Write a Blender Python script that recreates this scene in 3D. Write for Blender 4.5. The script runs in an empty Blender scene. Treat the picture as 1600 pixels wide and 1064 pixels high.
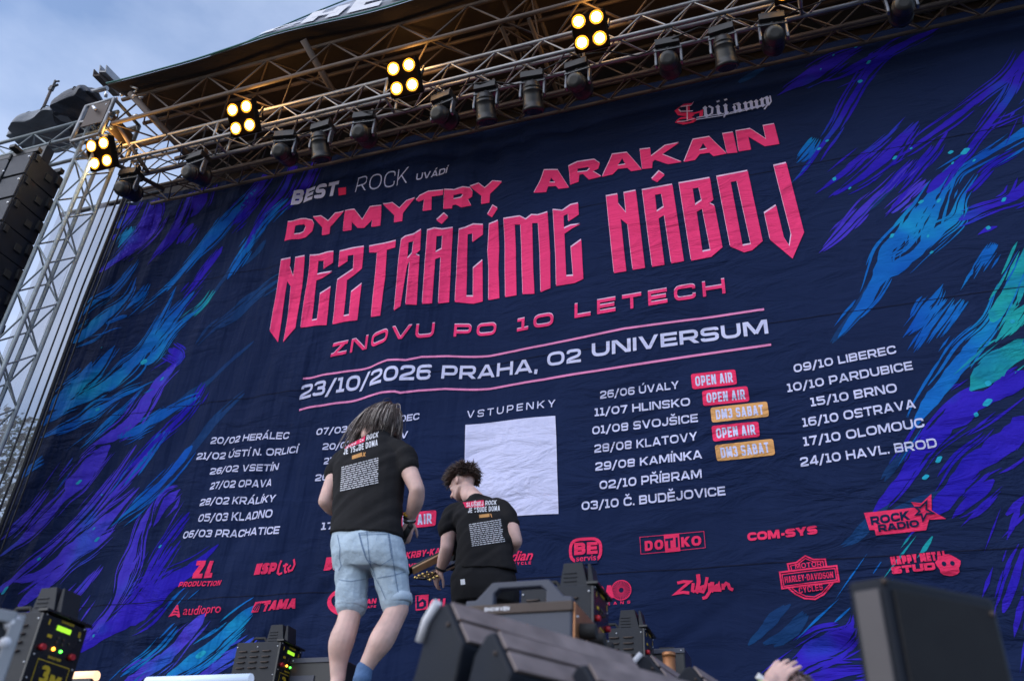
import bpy, bmesh, math, random
from mathutils import Vector, Matrix, noise
from mathutils.geometry import tessellate_polygon
from mathutils.bvhtree import BVHTree

random.seed(7)
R = math.radians
scn = bpy.context.scene
col = scn.collection

# ---------------------------------------------------------------- camera
E = 1.2                       # height of the lens over the pit ground
FPX = 1403.48                 # focal length in photo pixels (photo 1600 x 1064)
YAW, PITCH, ROLL = 0.36696645, 0.57707489, -0.05934981
CAMROT = (Matrix.Rotation(YAW, 3, 'Z') @ Matrix.Rotation(PITCH, 3, 'X')
          @ Matrix(((math.cos(ROLL), 0, math.sin(ROLL)), (0, 1, 0), (-math.sin(ROLL), 0, math.cos(ROLL)))))
cam_d = bpy.data.cameras.new('camera')
cam = bpy.data.objects.new('camera', cam_d)
col.objects.link(cam)
r_, f_, u_ = CAMROT.col[0], CAMROT.col[1], CAMROT.col[2]
cam.matrix_world = Matrix(((r_[0], u_[0], -f_[0], 0), (r_[1], u_[1], -f_[1], 0), (r_[2], u_[2], -f_[2], E), (0, 0, 0, 1)))
cam_d.sensor_width = 36.0
cam_d.lens = FPX / 1600 * 36.0
cam_d.clip_end = 2000
cam_d.clip_start = 0.05
cam_d.dof.use_dof = True
cam_d.dof.focus_distance = 8.5
cam_d.dof.aperture_fstop = 2.2
scn.camera = cam

# ---------------------------------------------------------------- light
SUN_EL, SUN_AZ = R(26), R(222)        # soft evening light from behind the camera
world = bpy.data.worlds.new('World')
scn.world = world
world.use_nodes = True
wn = world.node_tree.nodes
wl = world.node_tree.links
wn.clear()
wo = wn.new('ShaderNodeOutputWorld')
bg = wn.new('ShaderNodeBackground')
bg.inputs['Strength'].default_value = 0.12
sky = wn.new('ShaderNodeTexSky')
sky.sky_type = 'NISHITA'
sky.sun_disc = False
sky.sun_elevation = SUN_EL
sky.sun_rotation = SUN_AZ
sky.air_density = 1.2
sky.dust_density = 0.6
sky.ozone_density = 3.0
tc = wn.new('ShaderNodeTexCoord')
mp = wn.new('ShaderNodeMapping')
mp.inputs['Scale'].default_value = (1.0, 1.0, 2.2)
mp.inputs['Location'].default_value = (0.0, 0.0, 0.0)
cn = wn.new('ShaderNodeTexNoise')
cn.inputs['Scale'].default_value = 2.6
cn.inputs['Detail'].default_value = 7
cn.inputs['Roughness'].default_value = 0.55
cr = wn.new('ShaderNodeValToRGB')
cr.color_ramp.elements[0].position = 0.32
cr.color_ramp.elements[0].color = (0.20, 0.20, 0.20, 1)
cr.color_ramp.elements[1].position = 0.74
cr.color_ramp.elements[1].color = (1, 1, 1, 1)
mx = wn.new('ShaderNodeMixRGB')
mx.inputs[2].default_value = (3.5, 4.1, 5.5, 1)
wl.new(tc.outputs['Generated'], mp.inputs[0])
wl.new(mp.outputs[0], cn.inputs['Vector'])
wl.new(cn.outputs['Fac'], cr.inputs[0])
wl.new(cr.outputs[0], mx.inputs[0])
tint = wn.new('ShaderNodeMixRGB')
tint.blend_type = 'MULTIPLY'
tint.inputs[0].default_value = 1.0
tint.inputs[2].default_value = (0.86, 0.95, 1.08, 1)
wl.new(sky.outputs[0], tint.inputs[1])
wl.new(tint.outputs[0], mx.inputs[1])
wl.new(mx.outputs[0], bg.inputs['Color'])
wl.new(bg.outputs[0], wo.inputs[0])

sun_d = bpy.data.lights.new('sun', 'SUN')
sun_d.energy = 1.3
sun_d.angle = R(95)
sun_d.color = (1.0, 0.95, 0.92)
sun = bpy.data.objects.new('sun', sun_d)
col.objects.link(sun)
_sd = Vector((math.sin(SUN_AZ) * math.cos(SUN_EL), math.cos(SUN_AZ) * math.cos(SUN_EL), math.sin(SUN_EL)))
sun.rotation_euler = _sd.to_track_quat('Z', 'Y').to_euler()
sun.location = (4, -8, 12)

scn.view_settings.view_transform = 'Standard'
scn.view_settings.look = 'None'
scn.view_settings.exposure = 0.76
scn.view_settings.gamma = 1.0
scn.cycles.use_denoising = True
scn.cycles.max_bounces = 6
scn.cycles.sample_clamp_indirect = 4.0

# ---------------------------------------------------------------- helpers
def ray(px, py):
    """direction of the photo pixel, scaled so that y = 1"""
    d = CAMROT @ Vector(((px - 800) / FPX, 1.0, -(py - 532) / FPX))
    return d / d.y

def at(px, py, Y):
    """point seen at a photo pixel, at depth Y from the lens"""
    d = ray(px, py) * Y
    return Vector((d.x, d.y, d.z + E))

def tag(o, label=None, cat=None, group=None, kind=None):
    if label: o['label'] = label
    if cat: o['category'] = cat
    if group: o['group'] = group
    if kind: o['kind'] = kind
    return o

def empty(name, loc=(0, 0, 0), label=None, cat=None, group=None, rz=0.0):
    o = bpy.data.objects.new(name, None)
    o.empty_display_size = 0.2
    o.location = loc
    o.rotation_euler = (0, 0, rz)
    col.objects.link(o)
    return tag(o, label, cat, group)

def copy_tree(o, parent=None):
    c = o.copy()
    col.objects.link(c)
    if parent is not None:
        c.parent = parent
    for ch in list(o.children):
        copy_tree(ch, c)
    return c

class MB:
    """collects shapes, then links them as ONE mesh object"""
    def __init__(s):
        s.v = []; s.f = []; s.m = []; s.sm = []; s.attr = []
    def add(s, vs, fs, mi=0, smooth=False):
        b = len(s.v)
        s.v.extend([tuple(v) for v in vs])
        for f in fs:
            s.f.append([b + i for i in f]); s.m.append(mi); s.sm.append(smooth)
        return s
    def box(s, c, size, rot=None, mi=0, taper=1.0):
        hx, hy, hz = size[0] / 2, size[1] / 2, size[2] / 2
        vs = []
        for z in (-1, 1):
            t = 1.0 if z < 0 else taper
            for x, y in ((-1, -1), (1, -1), (1, 1), (-1, 1)):
                p = Vector((x * hx * t, y * hy * t, z * hz))
                if rot is not None: p = rot @ p
                vs.append(p + Vector(c))
        return s.add(vs, [(3, 2, 1, 0), (4, 5, 6, 7), (0, 1, 5, 4), (1, 2, 6, 5), (2, 3, 7, 6), (3, 0, 4, 7)], mi)
    def tube(s, p0, p1, r0, r1=None, n=8, mi=0, caps=True):
        p0, p1 = Vector(p0), Vector(p1)
        if r1 is None: r1 = r0
        d = (p1 - p0)
        if d.length < 1e-6: return s
        d.normalize()
        a = d.orthogonal().normalized(); b = d.cross(a)
        vs = []
        for p, r in ((p0, r0), (p1, r1)):
            for i in range(n):
                t = 2 * math.pi * i / n
                vs.append(p + (a * math.cos(t) + b * math.sin(t)) * r)
        base = len(s.v)
        s.add(vs, [(i, (i + 1) % n, n + (i + 1) % n, n + i) for i in range(n)], mi, n > 4)
        if caps:
            s.f.append([base + i for i in range(n)][::-1]); s.m.append(mi); s.sm.append(False)
            s.f.append([base + n + i for i in range(n)]); s.m.append(mi); s.sm.append(False)
        return s
    def path(s, pts, rad, n=6, mi=0, closed=False):
        """tube through points; rad a number or list"""
        pts = [Vector(p) for p in pts]
        k = len(pts)
        rs = rad if isinstance(rad, (list, tuple)) else [rad] * k
        base = len(s.v); up = None
        for i, p in enumerate(pts):
            a = pts[max(i - 1, 0)]; b = pts[min(i + 1, k - 1)]
            d = (b - a).normalized() if (b - a).length > 1e-7 else Vector((0, 0, 1))
            if up is None: up = d.orthogonal().normalized()
            u = (up - d * up.dot(d))
            u = u.normalized() if u.length > 1e-6 else d.orthogonal().normalized()
            up = u; w = d.cross(u)
            for j in range(n):
                t = 2 * math.pi * j / n
                s.v.append(tuple(p + (u * math.cos(t) + w * math.sin(t)) * rs[i]))
        for i in range(k - 1):
            for j in range(n):
                s.f.append([base + i * n + j, base + i * n + (j + 1) % n, base + (i + 1) * n + (j + 1) % n, base + (i + 1) * n + j])
                s.m.append(mi); s.sm.append(True)
        s.f.append([base + j for j in range(n)][::-1]); s.m.append(mi); s.sm.append(False)
        s.f.append([base + (k - 1) * n + j for j in range(n)]); s.m.append(mi); s.sm.append(False)
        return s
    def loft(s, rings, mi=0, smooth=True):
        """rings: lists of points, equal count; capped"""
        n = len(rings[0]); base = len(s.v)
        for r in rings: s.v.extend([tuple(p) for p in r])
        for i in range(len(rings) - 1):
            for j in range(n):
                s.f.append([base + i * n + j, base + i * n + (j + 1) % n, base + (i + 1) * n + (j + 1) % n, base + (i + 1) * n + j])
                s.m.append(mi); s.sm.append(smooth)
        s.f.append([base + j for j in range(n)][::-1]); s.m.append(mi); s.sm.append(False)
        s.f.append([base + (len(rings) - 1) * n + j for j in range(n)]); s.m.append(mi); s.sm.append(False)
        return s
    def ball(s, c, r, mi=0, seg=12, ring=8, rot=None):
        rx, ry, rz = (r, r, r) if not isinstance(r, (tuple, list)) else r
        c = Vector(c); rings = []
        for i in range(ring + 1):
            th = math.pi * (i / ring) * 0.98 + 0.01 * math.pi
            row = []
            for j in range(seg):
                ph = 2 * math.pi * j / seg
                p = Vector((rx * math.sin(th) * math.cos(ph), ry * math.sin(th) * math.sin(ph), -rz * math.cos(th)))
                if rot is not None: p = rot @ p
                row.append(c + p)
            rings.append(row)
        return s.loft(rings, mi)
    def prism(s, poly, o, ax, ay, ez, mi=0):
        """polygon (2-D) in the plane o + x*ax + y*ay, extruded by the vector ez"""
        o, ax, ay, ez = Vector(o), Vector(ax), Vector(ay), Vector(ez)
        n = len(poly)
        vs = [o + ax * x + ay * y for x, y in poly] + [o + ax * x + ay * y + ez for x, y in poly]
        return s.add(vs, [list(range(n))[::-1], [n + i for i in range(n)]] + [(i, (i + 1) % n, n + (i + 1) % n, n + i) for i in range(n)], mi)
    def build(s, name, mats, parent=None, loc=None, bevel=0.0, bseg=2):
        me = bpy.data.meshes.new(name)
        me.from_pydata(s.v, [], s.f)
        for m in (mats if isinstance(mats, (list, tuple)) else [mats]):
            me.materials.append(m)
        me.polygons.foreach_set('material_index', s.m)
        me.polygons.foreach_set('use_smooth', s.sm)
        me.update()
        o = bpy.data.objects.new(name, me)
        col.objects.link(o)
        if parent is not None: o.parent = parent
        if loc is not None: o.location = loc
        if bevel > 0:
            b = o.modifiers.new('bevel', 'BEVEL')
            b.width = bevel; b.segments = bseg; b.limit_method = 'ANGLE'; b.angle_limit = R(40)
        return o

# ---------------------------------------------------------------- materials
def mat(name, c, rough=0.6, metal=0.0, var=0.12, nscale=6.0, bump=0.0, bscale=40.0, spec=0.5, bdist=0.01):
    m = bpy.data.materials.new(name)
    m.use_nodes = True
    nt = m.node_tree; p = nt.nodes['Principled BSDF']
    p.inputs['Roughness'].default_value = rough
    p.inputs['Metallic'].default_value = metal
    p.inputs['Specular IOR Level'].default_value = spec
    co = nt.nodes.new('ShaderNodeTexCoord')
    n = nt.nodes.new('ShaderNodeTexNoise')
    n.inputs['Scale'].default_value = nscale; n.inputs['Detail'].default_value = 5
    nt.links.new(co.outputs['Object'], n.inputs['Vector'])
    rp = nt.nodes.new('ShaderNodeValToRGB')
    rp.color_ramp.elements[0].position = 0.3; rp.color_ramp.elements[1].position = 0.7
    rp.color_ramp.elements[0].color = tuple(x * (1 - var) for x in c) + (1,)
    rp.color_ramp.elements[1].color = tuple(min(1, x * (1 + var)) for x in c) + (1,)
    nt.links.new(n.outputs['Fac'], rp.inputs[0])
    nt.links.new(rp.outputs[0], p.inputs['Base Color'])
    mr = nt.nodes.new('ShaderNodeMapRange')
    mr.inputs['To Min'].default_value = max(0.02, rough - 0.1); mr.inputs['To Max'].default_value = min(1, rough + 0.1)
    nt.links.new(n.outputs['Fac'], mr.inputs['Value'])
    nt.links.new(mr.outputs[0], p.inputs['Roughness'])
    if bump > 0:
        n2 = nt.nodes.new('ShaderNodeTexNoise'); n2.inputs['Scale'].default_value = bscale; n2.inputs['Detail'].default_value = 4
        nt.links.new(co.outputs['Object'], n2.inputs['Vector'])
        b = nt.nodes.new('ShaderNodeBump'); b.inputs['Strength'].default_value = bump; b.inputs['Distance'].default_value = bdist
        nt.links.new(n2.outputs['Fac'], b.inputs['Height']); nt.links.new(b.outputs[0], p.inputs['Normal'])
    return m

def glow(name, c, strength):
    m = bpy.data.materials.new(name); m.use_nodes = True
    p = m.node_tree.nodes['Principled BSDF']
    p.inputs['Base Color'].default_value = c + (1,)
    p.inputs['Emission Color'].default_value = c + (1,)
    p.inputs['Emission Strength'].default_value = strength
    return m

def srgb(r, g, b):
    f = lambda x: x / 12.92 if x <= 0.04045 else ((x + 0.055) / 1.055) ** 2.4
    return tuple(f(x / 255) for x in (r, g, b))

M = {}
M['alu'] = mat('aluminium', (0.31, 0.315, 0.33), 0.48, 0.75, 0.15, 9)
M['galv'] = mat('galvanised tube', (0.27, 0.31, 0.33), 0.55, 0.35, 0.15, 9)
M['alu_dull'] = mat('dull steel with warm light tint', (0.085, 0.062, 0.052), 0.6, 0.3, 0.25, 5)  # brown tint stands in for warm lamp light on the trusses
M['black_metal'] = mat('black painted metal', (0.022, 0.023, 0.026), 0.45, 0.0, 0.3, 8, 0.15, 300, bdist=0.001)
M['grey_metal'] = mat('grey painted metal', (0.015, 0.018, 0.026), 0.5, 0.0, 0.2, 8, 0.15, 300, spec=0.3, bdist=0.001)
M['cab'] = mat('textured cabinet paint', (0.009, 0.012, 0.020), 0.6, 0.0, 0.25, 10, 0.5, 220, spec=0.25, bdist=0.002)
M['grille'] = mat('speaker grille', (0.040, 0.043, 0.056), 0.6, 0.0, 0.2, 20, 0.9, 400, bdist=0.002)
M['rubber'] = mat('black rubber', (0.015, 0.015, 0.016), 0.75)
M['bolt'] = mat('bright bolt', (0.75, 0.76, 0.8), 0.3, 0.8, 0.1)
M['yellow'] = mat('yellow print', (0.72, 0.48, 0.02), 0.6, 0, 0.05)
M['red_knob'] = mat('red plastic', (0.55, 0.02, 0.03), 0.35, 0, 0.05)
M['white_pl'] = mat('white plastic', (0.72, 0.72, 0.76), 0.45, 0, 0.06)
M['lcd'] = glow('lcd', (0.35, 0.75, 0.03), 0.7)
M['led_amber'] = glow('amber led', (1.0, 0.35, 0.03), 4)
M['led_green'] = glow('green led', (0.1, 1.0, 0.08), 3)
M['roof'] = mat('dark roof tarpaulin', (0.026, 0.018, 0.0155), 0.9, 0, 0.3, 2.0, 0.4, 6, bdist=0.05)  # brown cast puts the warm haze under the roof into the colour
M['tarp'] = mat('grey blue tarpaulin', (0.16, 0.18, 0.21), 0.6, 0, 0.25, 3, 0.6, 9, bdist=0.04)
M['tarp_dark'] = mat('dark tarpaulin', (0.03, 0.035, 0.05), 0.6, 0, 0.3, 4, 0.6, 10, bdist=0.04)
M['sidewall'] = mat('pale side wall fabric', (0.46, 0.45, 0.50), 0.8, 0, 0.1, 2, 0.4, 5, bdist=0.03)
M['deck'] = mat('stage deck', (0.03, 0.03, 0.032), 0.7, 0, 0.3, 3)
M['ground'] = mat('pit ground', (0.09, 0.085, 0.075), 0.9, 0, 0.3, 1.5, 0.5, 20)
M['cable'] = mat('black cable', (0.012, 0.012, 0.013), 0.6)
M['leaf'] = mat('leaves', (0.045, 0.075, 0.03), 0.6, 0, 0.5, 1.3)
M['bark'] = mat('bark', (0.07, 0.055, 0.04), 0.9, 0, 0.3, 8)
M['teal'] = mat('teal hem', (0.015, 0.13, 0.135), 0.6, 0, 0.1)
M['fascia'] = mat('grey fascia', (0.36, 0.38, 0.45), 0.7, 0, 0.1, 3)
M['letter_white'] = mat('white lettering', (0.78, 0.78, 0.83), 0.7, 0, 0.05)

# ================================================================ the banner
YB = 7.5                     # distance of the banner plane
BX0, BX1, BZ0, BZ1 = -9.24, 3.5, 0.985, 8.72     # extent (heights over the lens)

def gs(x): return math.exp(-x * x)
def sst(a, b, x):
    t = min(1, max(0, (x - a) / (b - a))); return t * t * (3 - 2 * t)

def wave(X, Z):
    """how far the cloth stands out of its plane, towards the crowd"""
    d = 0.085 * gs((X + 4.28 + 0.02 * (Z - 5)) / 0.30) - 0.075 * gs((X + 3.25) / 0.42)
    d *= 0.35 + 0.65 * sst(1.6, 3.4, Z) * (1 - 0.35 * sst(6.6, 8.3, Z))
    # long drapery of the left part
    lf = 1 - sst(-5.6, -3.9, X)
    u = X - 0.30 * (Z - 4.5)
    d += lf * (0.014 * math.sin(u * 8.2 + 0.7 * math.sin(Z * 1.1)) + 0.008 * math.sin(u * 17.3 + 1.3 * math.sin(Z * 0.8 + 2)))
    # swag under the top pipe
    a = math.atan2(8.75 - Z, X + 3.15)
    rr = math.hypot(8.75 - Z, X + 3.15)
    sw = gs((rr - 0.9) / 0.75)
    d += sw * 0.030 * math.sin(a * 9.5) * sst(0.2, 0.6, rr)
    d += 0.018 * gs((X + 2.4) / 0.9) * math.sin((Z - 0.16 * (X + 2.4) ** 2) * 15) * sst(7.3, 7.8, Z)
    # soft undulation and crumples, stronger near the hem
    low = 1 - sst(2.2, 4.6, Z)
    d += 0.020 * noise.noise(Vector((X * 0.9, Z * 0.55, 3.1)))
    d += (0.006 + 0.018 * low) * noise.noise(Vector((X * 1.5 - Z * 1.4, Z * 2.3 + X * 1.1, 8.7)))
    d += (0.0025 + 0.006 * low) * noise.noise(Vector((X * 2.6 - Z * 3.4, Z * 5.6 + X * 2.2, 1.7)))
    # sharp pleats at the hem
    for (xa, za, xb, zb, am, w) in ((-5.55, 1.9, -4.2, 3.0, -0.035, 0.07), (-7.2, 2.0, -5.4, 2.4, -0.03, 0.09),
                                    (-0.62, 1.96, 1.3, 1.86, -0.07, 0.07), (-1.9, 1.6, -0.7, 2.4, -0.02, 0.06),
                                    (-7.0, 1.6, -5.2, 2.05, 0.03, 0.10)):
        t = ((X - xa) * (xb - xa) + (Z - za) * (zb - za)) / ((xb - xa) ** 2 + (zb - za) ** 2)
        tt = min(1, max(0, t))
        dist = math.hypot(X - xa - tt * (xb - xa), Z - za - tt * (zb - za))
        if dist < 3 * w:
            d += am * gs(dist / w) * (math.sin(math.pi * tt) ** 0.6 if 0 < tt < 1 else 0)
    return d

def fab(px, py):
    """cloth coordinates seen at a photo pixel (ray against the waving cloth)"""
    d = ray(px, py); w = 0.0
    for _ in range(4):
        y = YB - w; X, Z = d.x * y, d.z * y
        w = wave(X, Z)
    y = YB - w
    return (d.x * y, d.z * y)

def fabflat(px, py):
    d = ray(px, py); return (d.x * YB, d.z * YB)

# ---- cloth and print materials
def cloth_mat(name, c, bump=0.9):
    m = bpy.data.materials.new(name); m.use_nodes = True
    nt = m.node_tree; p = nt.nodes['Principled BSDF']; L = nt.links
    p.inputs['Roughness'].default_value = 0.9
    p.inputs['Specular IOR Level'].default_value = 0.10
    co = nt.nodes.new('ShaderNodeTexCoord')
    n1 = nt.nodes.new('ShaderNodeTexNoise'); n1.inputs['Scale'].default_value = 0.9; n1.inputs['Detail'].default_value = 6
    L.new(co.outputs['Object'], n1.inputs['Vector'])
    rp = nt.nodes.new('ShaderNodeValToRGB')
    rp.color_ramp.elements[0].position = 0.3; rp.color_ramp.elements[1].position = 0.72
    rp.color_ramp.elements[0].color = tuple(x * 0.90 for x in c) + (1,)
    rp.color_ramp.elements[1].color = tuple(min(1, x * 1.08) for x in c) + (1,)
    L.new(n1.outputs['Fac'], rp.inputs[0]); L.new(rp.outputs[0], p.inputs['Base Color'])
    # wrinkles lean across the cloth
    mp = nt.nodes.new('ShaderNodeMapping'); mp.inputs['Rotation'].default_value = (0, R(30), 0); mp.inputs['Scale'].default_value = (1.7, 1, 4.8)
    L.new(co.outputs['Object'], mp.inputs[0])
    n2 = nt.nodes.new('ShaderNodeTexNoise'); n2.inputs['Scale'].default_value = 1.0; n2.inputs['Detail'].default_value = 5; n2.inputs['Roughness'].default_value = 0.55
    n2.inputs['Distortion'].default_value = 0.6
    L.new(mp.outputs[0], n2.inputs['Vector'])
    n3 = nt.nodes.new('ShaderNodeTexNoise'); n3.inputs['Scale'].default_value = 130; n3.inputs['Detail'].default_value = 2
    L.new(co.outputs['Object'], n3.inputs['Vector'])
    # calm and crumpled patches
    n4 = nt.nodes.new('ShaderNodeTexNoise'); n4.inputs['Scale'].default_value = 0.55; n4.inputs['Detail'].default_value = 2
    L.new(co.outputs['Object'], n4.inputs['Vector'])
    mk_ = nt.nodes.new('ShaderNodeMapRange'); mk_.inputs['From Min'].default_value = .38; mk_.inputs['From Max'].default_value = .62; mk_.inputs['To Min'].default_value = .25
    L.new(n4.outputs['Fac'], mk_.inputs['Value'])
    mul = nt.nodes.new('ShaderNodeMath'); mul.operation = 'MULTIPLY'; L.new(n2.outputs['Fac'], mul.inputs[0]); L.new(mk_.outputs[0], mul.inputs[1])
    # long hanging drapes on the left part
    mp2 = nt.nodes.new('ShaderNodeMapping'); mp2.inputs['Rotation'].default_value = (0, R(-17), 0); mp2.inputs['Scale'].default_value = (4.2, 1, .55)
    L.new(co.outputs['Object'], mp2.inputs[0])
    n5 = nt.nodes.new('ShaderNodeTexNoise'); n5.inputs['Scale'].default_value = 1.0; n5.inputs['Detail'].default_value = 3
    L.new(mp2.outputs[0], n5.inputs['Vector'])
    sx = nt.nodes.new('ShaderNodeSeparateXYZ'); L.new(co.outputs['Object'], sx.inputs[0])
    mx_ = nt.nodes.new('ShaderNodeMapRange'); mx_.inputs['From Min'].default_value = -6.2; mx_.inputs['From Max'].default_value = -2.4; mx_.inputs['To Min'].default_value = 1.15; mx_.inputs['To Max'].default_value = .22
    L.new(sx.outputs[0], mx_.inputs['Value'])
    mul2 = nt.nodes.new('ShaderNodeMath'); mul2.operation = 'MULTIPLY'; L.new(n5.outputs['Fac'], mul2.inputs[0]); L.new(mx_.outputs[0], mul2.inputs[1])
    add = nt.nodes.new('ShaderNodeMath'); add.operation = 'ADD'; L.new(mul.outputs[0], add.inputs[0]); L.new(mul2.outputs[0], add.inputs[1])
    b1 = nt.nodes.new('ShaderNodeBump'); b1.inputs['Strength'].default_value = bump; b1.inputs['Distance'].default_value = 0.13
    b2 = nt.nodes.new('ShaderNodeBump'); b2.inputs['Strength'].default_value = 0.25; b2.inputs['Distance'].default_value = 0.002
    L.new(add.outputs[0], b1.inputs['Height']); L.new(n3.outputs['Fac'], b2.inputs['Height'])
    L.new(b1.outputs[0], b2.inputs['Normal']); L.new(b2.outputs[0], p.inputs['Normal'])
    return m

def splash_mat(name, c1, c2, c3, scale=0.8):
    """printed paint: drifts between three inks over the cloth"""
    m = cloth_mat(name, c1)
    nt = m.node_tree; L = nt.links; p = nt.nodes['Principled BSDF']
    co = nt.nodes.new('ShaderNodeTexCoord')
    n = nt.nodes.new('ShaderNodeTexNoise'); n.inputs['Scale'].default_value = scale; n.inputs['Detail'].default_value = 3; n.inputs['Roughness'].default_value = 0.6
    L.new(co.outputs['Object'], n.inputs['Vector'])
    rp = nt.nodes.new('ShaderNodeValToRGB')
    e = rp.color_ramp.elements
    e[0].position = 0.36; e[0].color = c1 + (1,)
    e[1].position = 0.72; e[1].color = c3 + (1,)
    k = e.new(0.55); k.color = c2 + (1,)
    L.new(n.outputs['Fac'], rp.inputs[0]); L.new(rp.outputs[0], p.inputs['Base Color'])
    return m

NAVY = (0.0105, 0.0205, 0.066)
BM = {
    'cloth': cloth_mat('navy banner cloth', NAVY),
    'pink': cloth_mat('pink print', (0.93, 0.055, 0.20)),
    'pale': cloth_mat('pale pink print edge', (0.86, 0.58, 0.78)),
    'white': cloth_mat('lavender white print', (0.63, 0.64, 0.88)),
    'line': cloth_mat('rose print', (0.80, 0.26, 0.50)),
    'red': cloth_mat('red print', (0.86, 0.040, 0.13)),
    'gold': cloth_mat('gold print', (0.72, 0.36, 0.13)),
    'dark': cloth_mat('navy print', NAVY),
    'seam': cloth_mat('seam', (0.011, 0.014, 0.035)),
    'sblue': splash_mat('blue paint print', (0.005, 0.075, 0.40), (0.008, 0.150, 0.50), (0.010, 0.32, 0.52)),
    'spurp': splash_mat('violet paint print', (0.048, 0.030, 0.46), (0.075, 0.048, 0.56), (0.016, 0.11, 0.52)),
    'sultra': splash_mat('ultramarine paint print', (0.017, 0.011, 0.36), (0.036, 0.018, 0.45), (0.007, 0.085, 0.44)),
    'steal': splash_mat('teal paint print', (0.010, 0.23, 0.36), (0.015, 0.34, 0.34), (0.005, 0.13, 0.42), 1.3),
    'sdim': splash_mat('faded blue paint print', (0.011, 0.036, 0.125), (0.010, 0.050, 0.16), (0.011, 0.075, 0.18)),
    'cyan': cloth_mat('cyan paint dots', (0.02, 0.36, 0.52)),
}

class Print:
    """flat print on the cloth, given in cloth coordinates; subdivided so that it follows the waves"""
    def __init__(s): s.polys = []
    def poly(s, pts, mi=0, layer=0): s.polys.append((pts, mi, layer)); return s
    def area(s, outer, holes=(), mi=0, layer=0):
        loops = [[Vector((x, z, 0)) for x, z in l] for l in [outer] + list(holes)]
        flat = [(v.x, v.y) for l in loops for v in l]
        for t in tessellate_polygon(loops):
            s.polys.append(([flat[i] for i in t], mi, layer))
        return s
    def build(s, name, mats, parent, step=0.04, base=0.0075):
        bm = bmesh.new()
        lay = bm.verts.layers.float.new('lift')
        for pts, mi, layer in s.polys:
            a = sum(pts[i][0] * pts[(i + 1) % len(pts)][1] - pts[(i + 1) % len(pts)][0] * pts[i][1] for i in range(len(pts)))
            if abs(a) < 1e-9: continue
            if a < 0: pts = pts[::-1]
            vs = []
            for x, z in pts:
                v = bm.verts.new((x, 0, z)); v[lay] = layer; vs.append(v)
            f = bm.faces.new(vs); f.material_index = mi
        if step:
            xs = [v.co.x for v in bm.verts]; zs = [v.co.z for v in bm.verts]
            for axis, lo, hi in ((0, min(xs), max(xs)), (2, min(zs), max(zs))):
                k = math.floor(lo / step) + 1
                no = (1, 0, 0) if axis == 0 else (0, 0, 1)
                while k * step < hi:
                    co = (k * step, 0, 0) if axis == 0 else (0, 0, k * step)
                    bmesh.ops.bisect_plane(bm, geom=bm.verts[:] + bm.edges[:] + bm.faces[:], dist=1e-6, plane_co=co, plane_no=no)
                    k += 1
        for v in bm.verts:
            v.co.y = YB - wave(v.co.x, v.co.z) - base - 0.00035 * v[lay]
            v.co.z += E
        for f in bm.faces: f.smooth = True
        me = bpy.data.meshes.new(name); bm.to_mesh(me); bm.free()
        for m in (mats if isinstance(mats, (list, tuple)) else [mats]): me.materials.append(m)
        o = bpy.data.objects.new(name, me); col.objects.link(o); o.parent = parent
        return o

# ---------------------------------------------------------------- a stroke alphabet
def rp(pts, r, closed=False, n=5):
    """round the corners of a polyline"""
    out = []; k = len(pts)
    for i in range(k):
        if not closed and i in (0, k - 1): out.append(pts[i]); continue
        a, b, c = Vector(pts[i - 1]), Vector(pts[i]), Vector(pts[(i + 1) % k])
        ra = min(r, (a - b).length * 0.5); rc = min(r, (c - b).length * 0.5)
        p, q = b + (a - b).normalized() * ra, b + (c - b).normalized() * rc
        for j in range(n + 1):
            t = j / n
            v = p * (1 - t) ** 2 + b * (2 * t * (1 - t)) + q * t * t
            out.append((v.x, v.y))
    return out

def stroke_quads(pts, t, closed=False):
    h = t / 2; k = len(pts); P = [Vector(p) for p in pts]; L = []; Rr = []
    for i in range(k):
        if closed: a, b = P[i - 1], P[(i + 1) % k]
        else: a, b = P[max(i - 1, 0)], P[min(i + 1, k - 1)]
        d1 = (P[i] - a).normalized() if (P[i] - a).length > 1e-9 else None
        d2 = (b - P[i]).normalized() if (b - P[i]).length > 1e-9 else None
        d1 = d1 or d2; d2 = d2 or d1
        n1 = Vector((-d1.y, d1.x)); n2 = Vector((-d2.y, d2.x))
        m = n1 + n2
        m = m.normalized() if m.length > 1e-6 else n1
        s = h / max(0.35, m.dot(n1))
        L.append(P[i] + m * s); Rr.append(P[i] - m * s)
    q = []
    for i in range(k if closed else k - 1):
        j = (i + 1) % k
        q.append([tuple(L[i]), tuple(Rr[i]), tuple(Rr[j]), tuple(L[j])])
    return q

def clip_y(poly, lo, hi):
    for sgn, lim in ((1, lo), (-1, hi)):
        out = []
        for i in range(len(poly)):
            a, b = poly[i], poly[(i + 1) % len(poly)]
            fa, fb = sgn * (a[1] - lim), sgn * (b[1] - lim)
            if fa >= 0: out.append(a)
            if (fa > 0 and fb < 0) or (fa < 0 and fb > 0):
                u = fa / (fa - fb); out.append((a[0] + u * (b[0] - a[0]), a[1] + u * (b[1] - a[1])))
        poly = out
        if len(poly) < 3: return None
    return poly

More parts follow.
